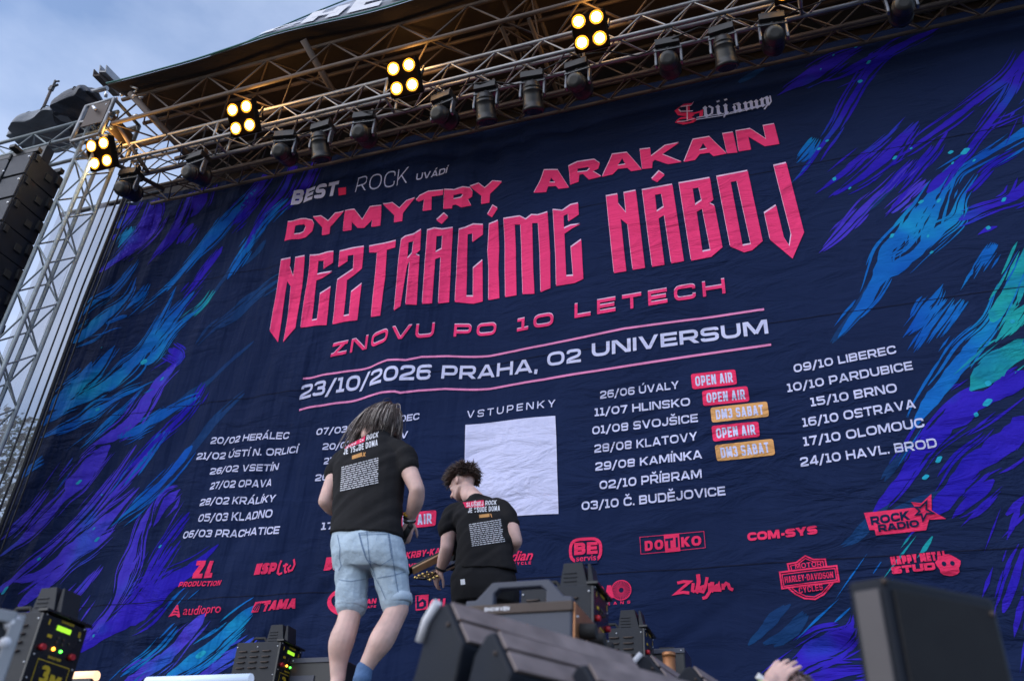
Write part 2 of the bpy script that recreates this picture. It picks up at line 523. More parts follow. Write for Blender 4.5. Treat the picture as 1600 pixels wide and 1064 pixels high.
WID = {'A': 1.12, 'B': 1.0, 'C': 1.02, 'D': 1.05, 'E': .92, 'F': .88, 'G': 1.05, 'H': 1.05, 'I': .0, 'J': .8, 'K': 1.02, 'L': .82, 'M': 1.28,
       'N': 1.08, 'O': 1.15, 'P': .98, 'R': 1.02, 'S': .98, 'T': .95, 'U': 1.04, 'V': 1.1, 'W': 1.6, 'X': 1.05, 'Y': 1.04, 'Z': .98, '0': 1.02, '1': .56, '2': .94, '3': .94,
       '4': 1.0, '5': .94, '6': .96, '7': .86, '8': .98, '9': .96, '/': .62, '.': 0, ',': 0, '-': .5, ' ': .42}
BASECH = {'Á': ('A', 'a'), 'Í': ('I', 'a'), 'Ú': ('U', 'a'), 'Č': ('C', 'c'), 'Š': ('S', 'c'), 'Ř': ('R', 'c'), 'Ě': ('E', 'c'), 'Ý': ('Y', 'a')}

def glyph(ch, t, k, rad=1.0):
    """polygons of a capital or figure, height 1; returns (width, [polys])"""
    acc = None
    if ch in BASECH: ch, acc = BASECH[ch]
    w = WID[ch] * k
    if ch == 'I': w = t
    if ch in '.,': w = t
    w = max(w, t)
    h = t / 2; L, Rr, B, T, C = h, w - h, h, 1 - h, 0.5
    r1 = min(0.34, 0.42 * w) * rad; r2 = min(0.26, 0.3 * w) * rad
    S = []
    def st(*p, r=0, c=False): S.append((rp(p, r, c) if r else list(p), c))
    def ext(a, b, e=0.35):
        d = (Vector(b) - Vector(a)).normalized(); A = Vector(a) - d * e; Bb = Vector(b) + d * e
        S.append(([tuple(A), tuple(Bb)], False))
    g = h * 1.05
    if ch == 'A':
        ext((g, 0), (w / 2 - h * .15, 1)); ext((w - g, 0), (w / 2 + h * .15, 1)); st((w * .24, .27), (w * .76, .27))
    elif ch == 'V': ext((g, 1), (w / 2 - h * .15, 0)); ext((w - g, 1), (w / 2 + h * .15, 0))
    elif ch == 'W':
        ext((g, 1), (w * .28, 0)); ext((w * .28, 0), (w * .5, 1)); ext((w * .5, 1), (w * .72, 0)); ext((w - g, 1), (w * .72, 0))
    elif ch == 'X': ext((g, 0), (w - g, 1)); ext((g, 1), (w - g, 0))
    elif ch == 'Y': ext((g, 1), (w / 2, .38), 0.02); S[-1] = ([(g - .2 * (w / 2 - g) / .62, 1.2), (w / 2, .38)], False); S.append(([(w - g + .2 * (w / 2 - g) / .62, 1.2), (w / 2, .38)], False)); st((w / 2, .45), (w / 2, 0))
    elif ch == 'K':
        st((L, 0), (L, 1)); ext((L, .36), (w - g, 1), .0); S[-1] = ([(L, .34), (w - g + .25, 1 + .25 * .64 / (w - g - L))], False)
        S.append(([(w * .36, .60), (w - g + .2, -.2 * .6 / max(.1, (w - g - w * .36)))], False))
    elif ch == 'M':
        st((L, 0), (L, 1)); st((Rr, 0), (Rr, 1))
        S.append(([(L, 1.15), (w / 2, .10)], False)); S.append(([(Rr, 1.15), (w / 2, .10)], False))
    elif ch == 'N': st((L, 0), (L, 1)); st((Rr, 0), (Rr, 1)); S.append(([(L - .02, 1.12), (Rr + .02, -.12)], False))
    elif ch == 'Z': st((0, T), (w, T)); st((0, B), (w, B)); S.append(([(w - h * 1.2, 1.0), (h * 1.2, 0.0)], False))
    elif ch == 'L': st((L, 1), (L, B), (w, B))
    elif ch == 'T': st((0, T), (w, T)); st((w / 2, T), (w / 2, 0))
    elif ch == 'E': st((w, T), (L, T), (L, B), (w, B)); st((L, C), (w * .94, C))
    elif ch == 'F': st((w, T), (L, T), (L, 0)); st((L, C), (w * .9, C))
    elif ch == 'H': st((L, 0), (L, 1)); st((Rr, 0), (Rr, 1)); st((L, C), (Rr, C))
    elif ch == 'I': st((L, 0), (L, 1))
    elif ch == 'J': st((Rr, 1), (Rr, B), (L, B), (L, .36), r=r1)
    elif ch == 'U': st((L, 1), (L, B), (Rr, B), (Rr, 1), r=r1)
    elif ch == 'O' or ch == '0': st((L, B), (Rr, B), (Rr, T), (L, T), r=r1 * 1.1, c=True)
    elif ch == 'C': st((Rr, .66), (Rr, T), (L, T), (L, B), (Rr, B), (Rr, .34), r=r1)
    elif ch == 'G': st((Rr, .70), (Rr, T), (L, T), (L, B), (Rr, B), (Rr, .44), r=r1); st((w * .55, .46), (w, .46))
    elif ch == 'D': st((L, 0), (L, 1)); st((L, T), (Rr, T), (Rr, B), (L, B), r=r1)
    elif ch == 'P': st((L, 0), (L, 1)); st((L, T), (Rr, T), (Rr, .36), (L, .36), r=r2)
    elif ch == 'R': st((L, 0), (L, 1)); st((L, T), (Rr, T), (Rr, .40), (L, .40), r=r2); S.append(([(w * .5, .44), (w - h + .12, -.12)], False))
    elif ch == 'B': st((L, 0), (L, 1)); st((L, T), (Rr * .97, T), (Rr * .97, .52), (L, .52), r=r2 * .8); st((L, .5), (Rr, .5), (Rr, B), (L, B), r=r2 * .85)
    elif ch == 'S': st((Rr, .74), (Rr, T), (L, T), (L, C), (Rr, C), (Rr, B), (L, B), (L, .26), r=r2 * .85)
    elif ch == '1': st((Rr * .62, B), (Rr * .62, T), (0, T)); st((0, B), (w * 1.05, B))
    elif ch == '2': S.append((rp([(L, .70), (L, T), (Rr, T), (Rr, .50), (L, .30), (L, B)], r2) + [(w, B)], False))
    elif ch == '3': st((L, .75), (L, T), (Rr * .97, T), (Rr * .97, .52), (w * .34, .52), r=r2 * .8); st((w * .34, .5), (Rr, .5), (Rr, B), (L, B), (L, .25), r=r2 * .85)
    elif ch == '4': st((w * .74, 0), (w * .74, 1)); st((0.02, .26), (w, .26)); S.append(([(w * .80, 1.1), (h * .8, .22)], False))
    elif ch == '5': S.append(([(w * .96, T), (L, T), (L, .54)], False)); st((L, .56), (Rr, .56), (Rr, B), (L, B), (L, .24), r=r2 * .85)
    elif ch == '6': st((Rr, .78), (Rr, T), (L, T), (L, B), (Rr, B), (Rr, .56), (L, .56), r=r2)
    elif ch == '9': st((L, .22), (L, B), (Rr, B), (Rr, T), (L, T), (L, .44), (Rr, .44), r=r2)
    elif ch == '8': st((L * 1.1, .52), (Rr * .98, .52), (Rr * .98, T), (L * 1.1, T), r=r2 * .8, c=True); st((L, B), (Rr, B), (Rr, .5), (L, .5), r=r2 * .85, c=True)
    elif ch == '7': st((0, T), (w, T)); S.append(([(w - h, 1.0), (w * .34, -.1)], False))
    elif ch == '/': S.append(([(-.02, -.25), (w + .02, 1.25)], False))
    elif ch == '.': st((L, 0), (L, t))
    elif ch == ',': S.append(([(L + .02, t), (L - .03, -.12)], False))
    elif ch == '-': st((0, C), (w, C))
    polys = []
    lo, hi = (-.16, 1.04) if ch == '/' else ((-.2, 1) if ch == ',' else (0, 1))
    for i, (pts, c) in enumerate(S):
        for q in stroke_quads(pts, t, c):
            q = clip_y(q, lo, hi)
            if q: polys.append((q, i))
    if acc == 'a': polys.append(([(w * .44, 1.09), (w * .44 + t * .9, 1.09), (w * .60 + t * 1.1, 1.34), (w * .60 - t * .05, 1.34)], 0))
    elif acc == 'c':
        c = w / 2
        for q in stroke_quads([(c - .24, 1.32), (c, 1.13), (c + .24, 1.32)], t * .8): polys.append((q, 0))
    return w, polys

def text_polys(s, t=0.2, k=1.0, gap=0.16, rad=1.0):
    x = 0; out = []
    for ch in s:
        if ch == ' ': x += WID[' '] * max(k, .6) + gap * .4; continue
        w, ps = glyph(ch, t, k, rad)
        for q, l in ps: out.append(([(x + a, b) for a, b in q], l))
        x += w + gap
    return out, x - gap

def put_text(pr, s, bl, br, hpx, t=0.2, k=1.0, gap=0.16, mi=0, layer=0, flat=False, slant=0.0, rad=1.0):
    """letters between two photo pixels of their base line, hpx pixels tall"""
    F = fabflat if flat else fab
    a, b = Vector(F(*bl)), Vector(F(*br))
    c = Vector(F(bl[0], bl[1] - hpx)); hz = abs(c.y - a.y)
    ps, W = text_polys(s, t, k, gap, rad)
    d = (b - a) / W
    for q, l in ps:
        pr.poly([(a.x + u * d.x + v * slant * hz, a.y + u * d.y + v * hz) for u, v in q], mi, layer + l)

def put_font(pr, s, bl, br, hpx, mi=0, layer=0, offset=0.0, shear=0.0):
    """running hand set in the built-in font, fitted the same way (hpx = height of a capital)"""
    c = bpy.data.curves.new('t', 'FONT'); c.body = s; c.offset = offset; c.shear = shear; c.resolution_u = 3
    o = bpy.data.objects.new('t', c); col.objects.link(o)
    dg = bpy.context.evaluated_depsgraph_get()
    me = bpy.data.meshes.new_from_object(o.evaluated_get(dg))
    a, b = Vector(fab(*bl)), Vector(fab(*br)); hz = abs(fab(bl[0], bl[1] - hpx)[1] - a.y)
    xs = [v.co.x for v in me.vertices]; x0, x1 = min(xs), max(xs)
    d = (b - a) / (x1 - x0)
    for f in me.polygons:
        pts = [me.vertices[i].co for i in f.vertices]
        pr.poly([(a.x + (p.x - x0) * d.x, a.y + (p.x - x0) * d.y + p.y / 0.69 * hz) for p in pts], mi, layer)
    bpy.data.objects.remove(o); bpy.data.curves.remove(c); bpy.data.meshes.remove(me)

def put_poly(pr, pts, holes=(), mi=0, layer=0, dx=0.0, dz=0.0):
    pr.area([(fab(*p)[0] + dx, fab(*p)[1] + dz) for p in pts], [[(fab(*p)[0] + dx, fab(*p)[1] + dz) for p in h] for h in holes], mi, layer)

def put_line(pr, pts, w, mi=0, layer=0, closed=False):
    for q in stroke_quads([fab(*p) for p in pts], w, closed): pr.poly(q, mi, layer)

# ---- the cloth itself
def banner_cloth():
    st = 0.032; nx = int((BX1 - BX0) / st); nz = int((BZ1 - BZ0) / st)
    vs = []; fs = []
    for j in range(nz + 1):
        for i in range(nx + 1):
            X = BX0 + (BX1 - BX0) * i / nx; Z = BZ0 + (BZ1 - BZ0) * j / nz
            edge = 0.05 * noise.noise(Vector((0, Z * 1.3, 4))) if i == 0 else 0
            vs.append((X + edge, YB - wave(X, Z), Z + E))
    for j in range(nz):
        for i in range(nx):
            a = j * (nx + 1) + i; fs.append((a, a + 1, a + nx + 2, a + nx + 1))
    mb = MB(); mb.add(vs, fs, 0, True)
    return mb.build('stage_banner', BM['cloth'])

banner = banner_cloth()
tag(banner, 'huge navy printed cloth banner hanging across the whole stage under the lighting truss', 'banner')

def Zn(o, s, pts): return [(o[0] + x / s, o[1] + y / s) for x, y in pts]

# ---- the big title, letter outlines
def title():
    T = []
    o, s = (415, 370), 6.256
    T += [(o, s, [(155,235),(248,215),(240,300),(272,392),(295,212),(386,196),(295,895),(175,1035),(250,490),(215,440),(125,1035),(45,925)], []),
          (o, s, [(437,190),(668,152),(662,258),(570,320),(572,238),(520,242),(508,375),(655,348),(548,415),(500,432),(455,825),(505,815),(535,565),(640,497),(600,868),(345,892)], []),
          (o, s, [(728,150),(965,102),(945,315),(798,430),(765,782),(818,772),(840,545),(942,465),(900,820),(658,860),(705,428),(858,325),(865,182),(808,190),(805,245),(715,305)], [])]
    o = (565, 330)
    T += [(o, s, [(78,350),(200,328),(338,295),(332,360),(250,385),(235,640),(185,1025),(95,1038),(155,410),(78,410)], []),
          (o, s, [(390,285),(430,255),(510,235),(585,188),(575,385),(530,428),(570,445),(542,922),(432,915),(472,495),(448,535),(382,935),(320,978),(362,500)], [[(462,310),(510,300),(495,420),(450,470)]]),
          (o, s, [(645,195),(715,175),(790,185),(895,170),(858,895),(752,908),(775,455),(722,475),(692,905),(595,912)], [[(735,250),(792,245),(785,375),(725,408)]]),
          (o, s, [(735,95),(808,28),(850,65),(785,132)], [])]
    o = (700, 310)
    T += [(o, s, [(110,312),(170,295),(250,262),(345,265),(343,360),(242,435),(243,348),(195,358),(183,965),(248,965),(248,690),(340,612),(343,1012),(250,1035),(70,1018)], []),
          (o, s, [(405,260),(492,225),(502,500),(495,700),(505,980),(398,1000),(400,700),(390,520)], []),
          (o, s, [(440,75),(488,105),(432,192),(388,165)], [])]
    o = (780, 300)
    T += [(o, s, [(45,270),(205,245),(262,275),(318,232),(380,235),(475,205),(500,600),(503,945),(408,985),(400,620),(382,310),(325,310),(335,760),(347,1000),(232,1005),(220,560),(210,325),(155,325),(165,560),(172,1015),(62,1033),(58,500)], []),
          (o, s, [(528,182),(620,190),(700,135),(775,118),(780,228),(678,295),(675,220),(632,240),(635,365),(700,335),(795,322),(720,360),(640,415),(658,830),(725,825),(703,548),(805,475),(825,855),(740,895),(560,925),(555,660),(545,480)], [])]
    o = (935, 260)
    T += [(o, s, [(78,300),(190,280),(195,370),(272,460),(252,268),(368,245),(458,998),(338,1018),(288,575),(220,520),(275,1030),(155,1050)], []),
          (o, s, [(430,240),(725,187),(838,932),(715,955),(645,482),(590,515),(648,968),(528,988)], [[(555,285),(617,275),(640,405),(572,450)]]),
          (o, s, [(522,133),(595,55),(650,92),(575,163)], [])]
    o = (1050, 245)
    T += [(o, s, [(70,268),(372,215),(405,425),(368,462),(418,487),(495,890),(385,985),(190,1022)], [[(203,318),(262,308),(292,435),(228,480)], [(243,545),(297,515),(378,920),(300,935)]]),
          (o, s, [(440,205),(742,147),(888,830),(785,920),(705,940),(572,885)], [[(575,255),(635,243),(772,862),(692,877)]]),
          (o, s, [(997,98),(1120,70),(1292,745),(1180,1003),(962,820),(905,560),(1020,485),(1095,795),(1150,880),(1168,770)], [])]
    return T

def bands():
    o, s = (440, 270), 4.444
    T = [(o, s, [(45,345),(170,325),(215,335),(228,362),(215,410),(170,452),(120,465),(22,478)], [[(98,372),(160,362),(170,380),(155,415),(130,428),(88,432)]]),
         (o, s, [(220,312),(275,305),(325,340),(375,285),(435,272),(340,380),(335,428),(282,438),(285,385),(268,365)], []),
         (o, s, [(442,270),(508,260),(562,330),(615,242),(695,232),(688,370),(625,380),(632,330),(575,388),(530,388),(490,345),(488,402),(428,410)], []),
         (o, s, [(705,222),(770,212),(820,250),(868,200),(928,180),(845,285),(840,340),(782,350),(785,300)], []),
         (o, s, [(935,195),(960,165),(1020,135),(1125,125),(1122,158),(1045,170),(1042,262),(982,270),(992,190),(955,205)], []),
         (o, s, [(1132,122),(1200,125),(1260,105),(1310,110),(1328,135),(1325,170),(1295,190),(1318,232),(1250,245),(1212,225),(1188,230),(1185,252),(1125,255)], [[(1195,160),(1250,148),(1262,160),(1245,178),(1195,188)]]),
         (o, s, [(1310,100),(1370,78),(1412,110),(1465,62),(1532,68),(1450,150),(1445,212),(1388,222),(1390,165)], [])]
    o, s = (830, 180), 4.0
    T += [(o, s, [(82,348),(168,348),(238,458),(172,465),(155,448),(108,450),(95,485),(18,490)], [[(115,425),(125,395),(152,425)]]),
          (o, s, [(235,325),(290,298),(395,282),(430,305),(420,340),(385,355),(440,388),(362,408),(325,372),(302,378),(298,420),(245,440)], [[(292,340),(355,328),(368,338),(350,355),(290,362)]]),
          (o, s, [(508,250),(600,238),(692,345),(625,355),(602,335),(545,340),(510,375),(445,390)], [[(540,320),(570,275),(590,312)]]),
          (o, s, [(680,220),(745,212),(750,262),(838,195),(925,178),(820,250),(942,298),(855,312),(775,284),(760,297),(757,335),(695,342)], []),
          (o, s, [(1012,158),(1115,140),(1222,245),(1140,262),(1115,240),(1055,248),(1025,285),(955,298)], [[(1050,225),(1075,180),(1100,215)]]),
          (o, s, [(1197,122),(1262,112),(1290,238),(1225,245)], []),
          (o, s, [(1280,105),(1370,90),(1468,155),(1450,72),(1520,60),(1552,185),(1460,200),(1358,140),(1375,220),(1298,232)], [])]
    return T

def raised(items, name, dz=0.024, dx=-0.006):
    pr = Print()
    for k, (o, s, out, holes) in enumerate(items):
        O = Zn(o, s, out); H = [Zn(o, s, h) for h in holes]
        put_poly(pr, O, H, 1, 0, dx, dz)
        put_poly(pr, O, H, 0, 6)
    return pr.build(name, [BM['pink'], BM['pale']], banner)

_t = title()
raised(_t[:12], 'title_word', 0.022); raised(_t[12:], 'title_word', 0.022)
_b = bands()
raised(_b[:7], 'band_name', 0.018, -0.004); raised(_b[7:], 'band_name', 0.018, -0.004)

def word(s, name, bl, br, h, mats=None, relief=0, **k):
    pr = Print()
    if relief:
        put_text(pr, s, bl, br, h, mi=1, layer=0, **k)
        pr.polys = [([(x, z + relief) for x, z in p], m, l) for p, m, l in pr.polys]
        k['layer'] = 6
    put_text(pr, s, bl, br, h, **k)
    return pr.build(name, mats or BM['white'], banner)
word('BEST', 'presenter_word', (454.5, 321), (527, 307), 21, t=.25, k=.80, gap=.13, rad=.9, flat=True)
word('ROCK', 'presenter_word', (555, 301), (636, 286.5), 21, t=.085, k=.92, gap=.22, rad=1.5)
word('UVÁDÍ', 'presenter_word', (650, 283), (698, 271), 10.5, t=.2, k=1.0, gap=.14)
pr = Print()
put_poly(pr, [(529, 295), (541, 293.3), (541, 304.5), (529.5, 306.5)])
pr.build('red_square', BM['red'], banner)
_pm = [BM['pink'], BM['pale']]
word('ZNOVU', 'subtitle_word', (517, 558.5), (678, 526.5), 19, _pm, .012, t=.22, k=1.5, gap=.36)
word('PO', 'subtitle_word', (709, 526.6), (775, 523), 19, _pm, .012, t=.22, k=1.5, gap=.45)
word('10', 'subtitle_word', (808, 519), (865, 509), 19, _pm, .012, t=.22, k=1.5, gap=.45)
word('LETECH', 'subtitle_word', (898, 498), (1134, 459), 22, _pm, .012, t=.22, k=1.5, gap=.50)

pr = Print()
put_line(pr, [(474,592),(530,582.5),(580,574),(606,563),(634,563),(659,558),(699,557),(764,557),(805,549),(850,540),(894,531),(975,514),(1090,499),(1194,484)], 0.026)
pr.build('rule_line', BM['line'], banner)
pr = Print()
put_line(pr, [(468,641),(547,628),(594.5,614),(617,612),(625.5,614),(654,610.6),(696,608),(766.5,608),(810,600),(850,593.4),(894,585.6),(975,573),(1090,555.5),(1205,539)], 0.026)
pr.build('rule_line', BM['line'], banner)

word('23/10/2026', 'main_date', (468, 625), (673, 593), 23, t=.20, k=1.02, gap=.13)
word('PRAHA,', 'venue_word', (689.5, 592), (840, 582), 20.5, t=.21, k=1.12, gap=.14)
word('O2', 'venue_word', (855, 573), (908, 566), 21, t=.21, k=1.1, gap=.16)
word('UNIVERSUM', 'venue_word', (925, 558.5), (1201, 521.6), 21, t=.22, k=1.1, gap=.14)

pr = Print()
put_text(pr, 'VSTUPENKY', (729.5, 653.5), (868, 636), 11, t=.16, k=.92, gap=.44)
pr.build('ticket_lettering', BM['white'], banner)
pr = Print()
put_poly(pr, [(727.5, 664), (868, 650), (873, 803), (724, 812)])
pr.build('blank_panel', BM['white'], banner)

def listing(rows, name, t=.205, k=1.0, gap=.13):
    for s, bl, br, h in rows: word(s, 'date_line', bl, br, h, t=t, k=k, gap=gap)

listing([('20/02 HERÁLEC', (329, 694), (451, 685.5), 10), ('21/02 ÚSTÍ N. ORLICÍ', (307, 718.6), (465, 708), 10.2), ('26/02 VSETÍN', (328, 741.7), (434.6, 734), 10.4),
         ('27/02 OPAVA', (328, 765.5), (424, 759), 10.6), ('28/02 KRÁLÍKY', (312, 791), (430, 784.5), 10.8), ('05/03 KLADNO', (309, 816), (425, 808.5), 11), ('06/03 PRACHATICE', (285.5, 842), (436, 834), 11.2)],
        'date_list')
listing([('07/03 JI', (494, 680.5), (557, 671.5), 10), ('DEC', (624, 660), (655, 655.5), 10.2), ('20/03', (504, 703), (549, 698), 10.2), ('V', (626, 686), (637, 684), 10.4), ('21', (506, 726), (519, 724.5), 10.4),
         ('26', (492.5, 752), (512, 750), 10.6), ('2', (509.5, 801), (519, 800), 11), ('17', (502, 828), (521, 826.5), 11.2)], 'date_list')
listing([('26/06 ÚVALY', (938, 623.7), (1061, 607.5), 12), ('11/07 HLINSKO', (929.5, 651), (1079, 634), 12.3), ('01/08 SVOJŠICE', (925.5, 679.5), (1091, 659.5), 12.5),
         ('28/08 KLATOVY', (929, 708), (1090, 688), 12.8), ('29/08 KAMÍNKA', (930.5, 736), (1097.5, 716.5), 13), ('02/10 PŘÍBRAM', (937, 765), (1097, 747), 13.3), ('03/10 Č. BUDĚJOVICE', (909, 797.5), (1134, 774), 13.6)],
        'date_list')
listing([('09/10 LIBEREC', (1241, 583), (1401, 552.5), 13), ('10/10 PARDUBICE', (1231, 613.5), (1427, 578), 13.3), ('15/10 BRNO', (1267.7, 635.7), (1402.5, 613), 13.6),
         ('16/10 OSTRAVA', (1255, 667.7), (1431.5, 638), 13.9), ('17/10 OLOMOUC', (1256.4, 697.7), (1445, 667.5), 14.2), ('24/10 HAVL. BROD', (1251.5, 729.7), (1465, 699), 14.5)],
        'date_list')

def badge(c, s, mi):
    pr = Print()
    q = [Vector(fab(*p)) for p in c]
    pr.area(rp([tuple(v) for v in q], 0.025, True, 3), (), 0, 0)
    bl = q[3].lerp(q[2], .085).lerp(q[0].lerp(q[1], .085), .17); br = q[3].lerp(q[2], .915).lerp(q[0].lerp(q[1], .915), .17)
    hz = (q[0] - q[3]).length * .64; up = (q[0] - q[3]).normalized() * hz
    ps, W = text_polys(s, .19, .52, .13, .9); d = (br - bl) / W
    for p, l in ps: pr.poly([tuple(bl + d * u + up * v) for u, v in p], 1, 2 + l)
    return pr.build('event_badge', [BM[mi], BM['white']], banner)
badge([(1079.5, 585), (1149, 577.5), (1152, 601), (1082, 609)], 'OPEN AIR', 'red')
badge([(1097, 611), (1168, 603.7), (1171.5, 627.5), (1099, 635)], 'OPEN AIR', 'red')
badge([(1110, 637.5), (1198.7, 627.5), (1202, 651), (1112.5, 661)], 'DM3 SABAT', 'gold')
badge([(1111.7, 666), (1185, 658.7), (1187.5, 682.5), (1114.5, 690.5)], 'OPEN AIR', 'red')
badge([(1116.7, 696), (1208, 685.7), (1211.5, 711), (1120.5, 721)], 'DM3 SABAT', 'gold')
badge([(603, 802.5), (682.5, 797), (681, 821.5), (602, 827)], 'OPEN AIR', 'red')

# ---- seams between the cloth widths
for z in (2.62, 4.98, 6.92):
    pr = Print()
    pr.poly([(BX0 + .05, z), (BX1 - .05, z), (BX1 - .05, z + .008), (BX0 + .05, z + .008)])
    pr.build('seam', BM['seam'], banner, base=0.0045)

# ---------------------------------------------------------------- sponsor logos
def logo(fn, name='sponsor_logo', mats=None):
    pr = Print(); fn(pr)
    return pr.build(name, mats or [BM['red'], BM['dark'], BM['white'], BM['pale']], banner)

def nib(pr, o, s, lines, nx, nz, mi=0, layer=0):
    """broad pen: each polyline swept with a slanted nib (photo pixels / s)"""
    for ln in lines:
        for a, b in zip(ln[:-1], ln[1:]):
            q = [(a[0] - nx, a[1] + nz), (a[0] + nx, a[1] - nz), (b[0] + nx, b[1] - nz), (b[0] - nx, b[1] + nz)]
            put_poly(pr, Zn(o, s, q), mi=mi, layer=layer); layer += 1

def l_blackletter(pr):
    o, s = (800, 120), 3.2
    # red capital with white inner hairlines
    nib(pr, o, s, [[(900, 140), (850, 146), (822, 168), (838, 190), (905, 188), (945, 178)], [(838, 190), (905, 200), (938, 178), (948, 170)], [(948, 172), (946, 205), (915, 228), (865, 238), (825, 228), (835, 214), (880, 208), (915, 222)], [(880, 150), (884, 225)]], 9, 6, 0, 0)
    nib(pr, o, s, [[(908, 132), (898, 150), (845, 156), (834, 170), (845, 180), (905, 178)], [(828, 232), (870, 228), (915, 216)], [(876, 150), (878, 222)]], 2.5, 2.5, 3, 30)
    def minim(x, y0, y1, w=15):            # broken-pen upright with lozenge head and foot
        sl = -.14
        for q in ([(x - w * .5, y0 + 8), (x + w * .5, y0 + 8 + sl * w), (x + w * .5 + 3, y1 - 8 + sl * w), (x - w * .5 + 3, y1 - 8)],
                  [(x - w * .9, y0 + 7), (x, y0 - 5), (x + w * .75, y0 + 5), (x, y0 + 17)], [(x - w * .6 + 3, y1 - 7), (x + 3, y1 - 18), (x + w * 1.05 + 3, y1 - 8), (x + 5, y1 + 5)]):
            minim.l += 1; put_poly(pr, Zn(o, s, q), mi=2, layer=2 + .3 * minim.l)
    minim.l = 0
    def hair(a, b, w=5):
        minim.l += 1
        put_line(pr, Zn(o, s, [a, b]), w / s * .0062, mi=2, layer=2 + .3 * minim.l)
    minim(966, 154, 203); hair((984, 150), (1003, 160), 12); hair((1003, 158), (1000, 190), 13); hair((1002, 184), (972, 206), 10);
    minim(1030, 148, 192); hair((1024, 130), (1038, 124), 14)
    minim(1068, 142, 190); hair((1071, 180), (1060, 208), 10); hair((1062, 122), (1076, 116), 14)
    minim(1112, 150, 182, 11); minim(1135, 138, 178); hair((1106, 144), (1136, 134), 8); hair((1116, 178), (1138, 166), 8)
    minim(1168, 132, 172); minim(1196, 126, 166); hair((1172, 140), (1194, 126), 8)
    minim(1222, 122, 162); minim(1250, 114, 154); hair((1226, 158), (1252, 146), 8)
    minim(1276, 106, 146); hair((1254, 116), (1276, 104), 8); hair((1282, 140), (1262, 168), 10); hair((1290, 100), (1296, 130), 9); hair((1296, 128), (1284, 148), 9)
    nib(pr, o, s, [[(922, 224), (1050, 204), (1160, 180), (1272, 152)], [(925, 214), (1062, 194)], [(1090, 190), (1262, 150)]], 1.5, 2.2, 2, 60)
logo(l_blackletter)

def l_zl(pr):
    o, s = (230, 840), 4.75
    put_poly(pr, Zn(o, s, [(372,172),(440,170),(434,200),(388,268),(416,266),(410,300),(336,302),(344,266),(392,204),(366,206)]))
    put_poly(pr, Zn(o, s, [(470,172),(498,172),(470,262),(488,260),(480,296),(422,300),(432,264)]), layer=1)
    put_text(pr, 'PRODUCTION', (279, 917), (344, 914), 8, t=.24, k=.85, gap=.12, slant=.15, layer=0)
logo(l_zl)
def l_esp(pr):
    put_text(pr, 'ESP', (397, 898.5), (430, 896), 17, t=.34, k=.95, gap=.06, slant=.12)
    o, s = (230, 840), 4.75
    for ln in ([(1000,170),(985,205),(972,262),(985,272),(1005,262)], [(1035,190),(1025,240),(1030,258),(1042,252)], [(1012,212),(1050,200)], [(1092,160),(1098,200),(1080,240),(1055,250),(1050,225),(1070,205)]):
        put_line(pr, Zn(o, s, ln), .022, layer=8)
logo(l_esp)
def l_audio(pr):
    o, s = (230, 840), 4.75
    put_poly(pr, Zn(o, s, [(160,588),(222,500),(232,498),(248,585),(236,592),(215,572),(180,582)]))
    put_line(pr, Zn(o, s, [(196,558),(228,560)]), .012, mi=1, layer=3); put_line(pr, Zn(o, s, [(208,536),(232,542)]), .012, mi=1, layer=3)
    put_font(pr, 'audiopro', (286, 960.5), (345, 957), 14, offset=.008)
logo(l_audio)
def l_tama(pr):
    o, s = (230, 840), 4.75
    put_poly(pr, Zn(o, s, [(806,478),(856,470),(826,552),(775,556)]))
    put_line(pr, Zn(o, s, [(800,540),(838,485)]), .014, mi=1, layer=3); put_line(pr, Zn(o, s, [(790,535),(822,490)]), .01, mi=1, layer=3); put_line(pr, Zn(o, s, [(815,545),(845,490)]), .01, mi=1, layer=3)
    put_text(pr, 'TAMA', (409, 956), (462, 950.5), 15, t=.30, k=.82, gap=.04, slant=.18, rad=.5)
    put_line(pr, [(410, 941), (424, 939)], .02, layer=7)
logo(l_tama)
def l_bdark(pr):
    put_text(pr, 'BLAK', (506, 891.5), (560, 885), 20, t=.32, k=.9, gap=.08, slant=.1)
    pr.polys = [p for p in pr.polys if max(q[0] for q in p[0]) < fab(526, 890)[0] + .06]
logo(l_bdark)
def l_ring(pr):
    c = (540, 940); pts = [(c[0] + 25 * math.cos(a), c[1] + 18 * math.sin(a)) for a in [2 * math.pi * i / 28 for i in range(28)]]
    put_line(pr, pts, .05, closed=True)
    put_text(pr, 'IAN', (570, 944), (588, 942.5), 8, t=.26, k=.9, gap=.12)
    put_text(pr, 'CAFE', (569, 950.5), (588, 949), 3.6, t=.22, k=.9, gap=.3)
logo(l_ring)
def l_krby(pr):
    put_text(pr, 'KRBY-KA', (634, 873), (687, 866), 10.5, t=.24, k=.8, gap=.12, slant=.05, rad=.4)
    put_text(pr, 'VELO', (638, 887), (668, 884), 6, t=.26, k=.9, gap=.1)
logo(l_krby)
def l_ball(pr):
    o, s = (450, 800), 4.03
    put_poly(pr, Zn(o, s, [(805,525),(888,518),(884,612),(806,620)]))
    put_poly(pr, Zn(o, s, [(812,528),(826,527),(824,565),(850,545),(872,560),(874,590),(850,608),(812,610)]), [Zn(o, s, [(830,575),(848,563),(856,572),(854,590),(830,596)])], mi=1, layer=2)
    put_text(pr, 'OLL', (671, 953.5), (698, 951), 17, t=.30, k=.62, gap=.14, layer=1)
logo(l_ball)
def l_script(pr):
    put_font(pr, 'ndian', (788, 878), (833, 874.5), 15, offset=.02, shear=.35)
    put_text(pr, 'CYCLE', (802, 883.5), (830, 881.5), 4.5, t=.22, k=.8, gap=.45)
logo(l_script)
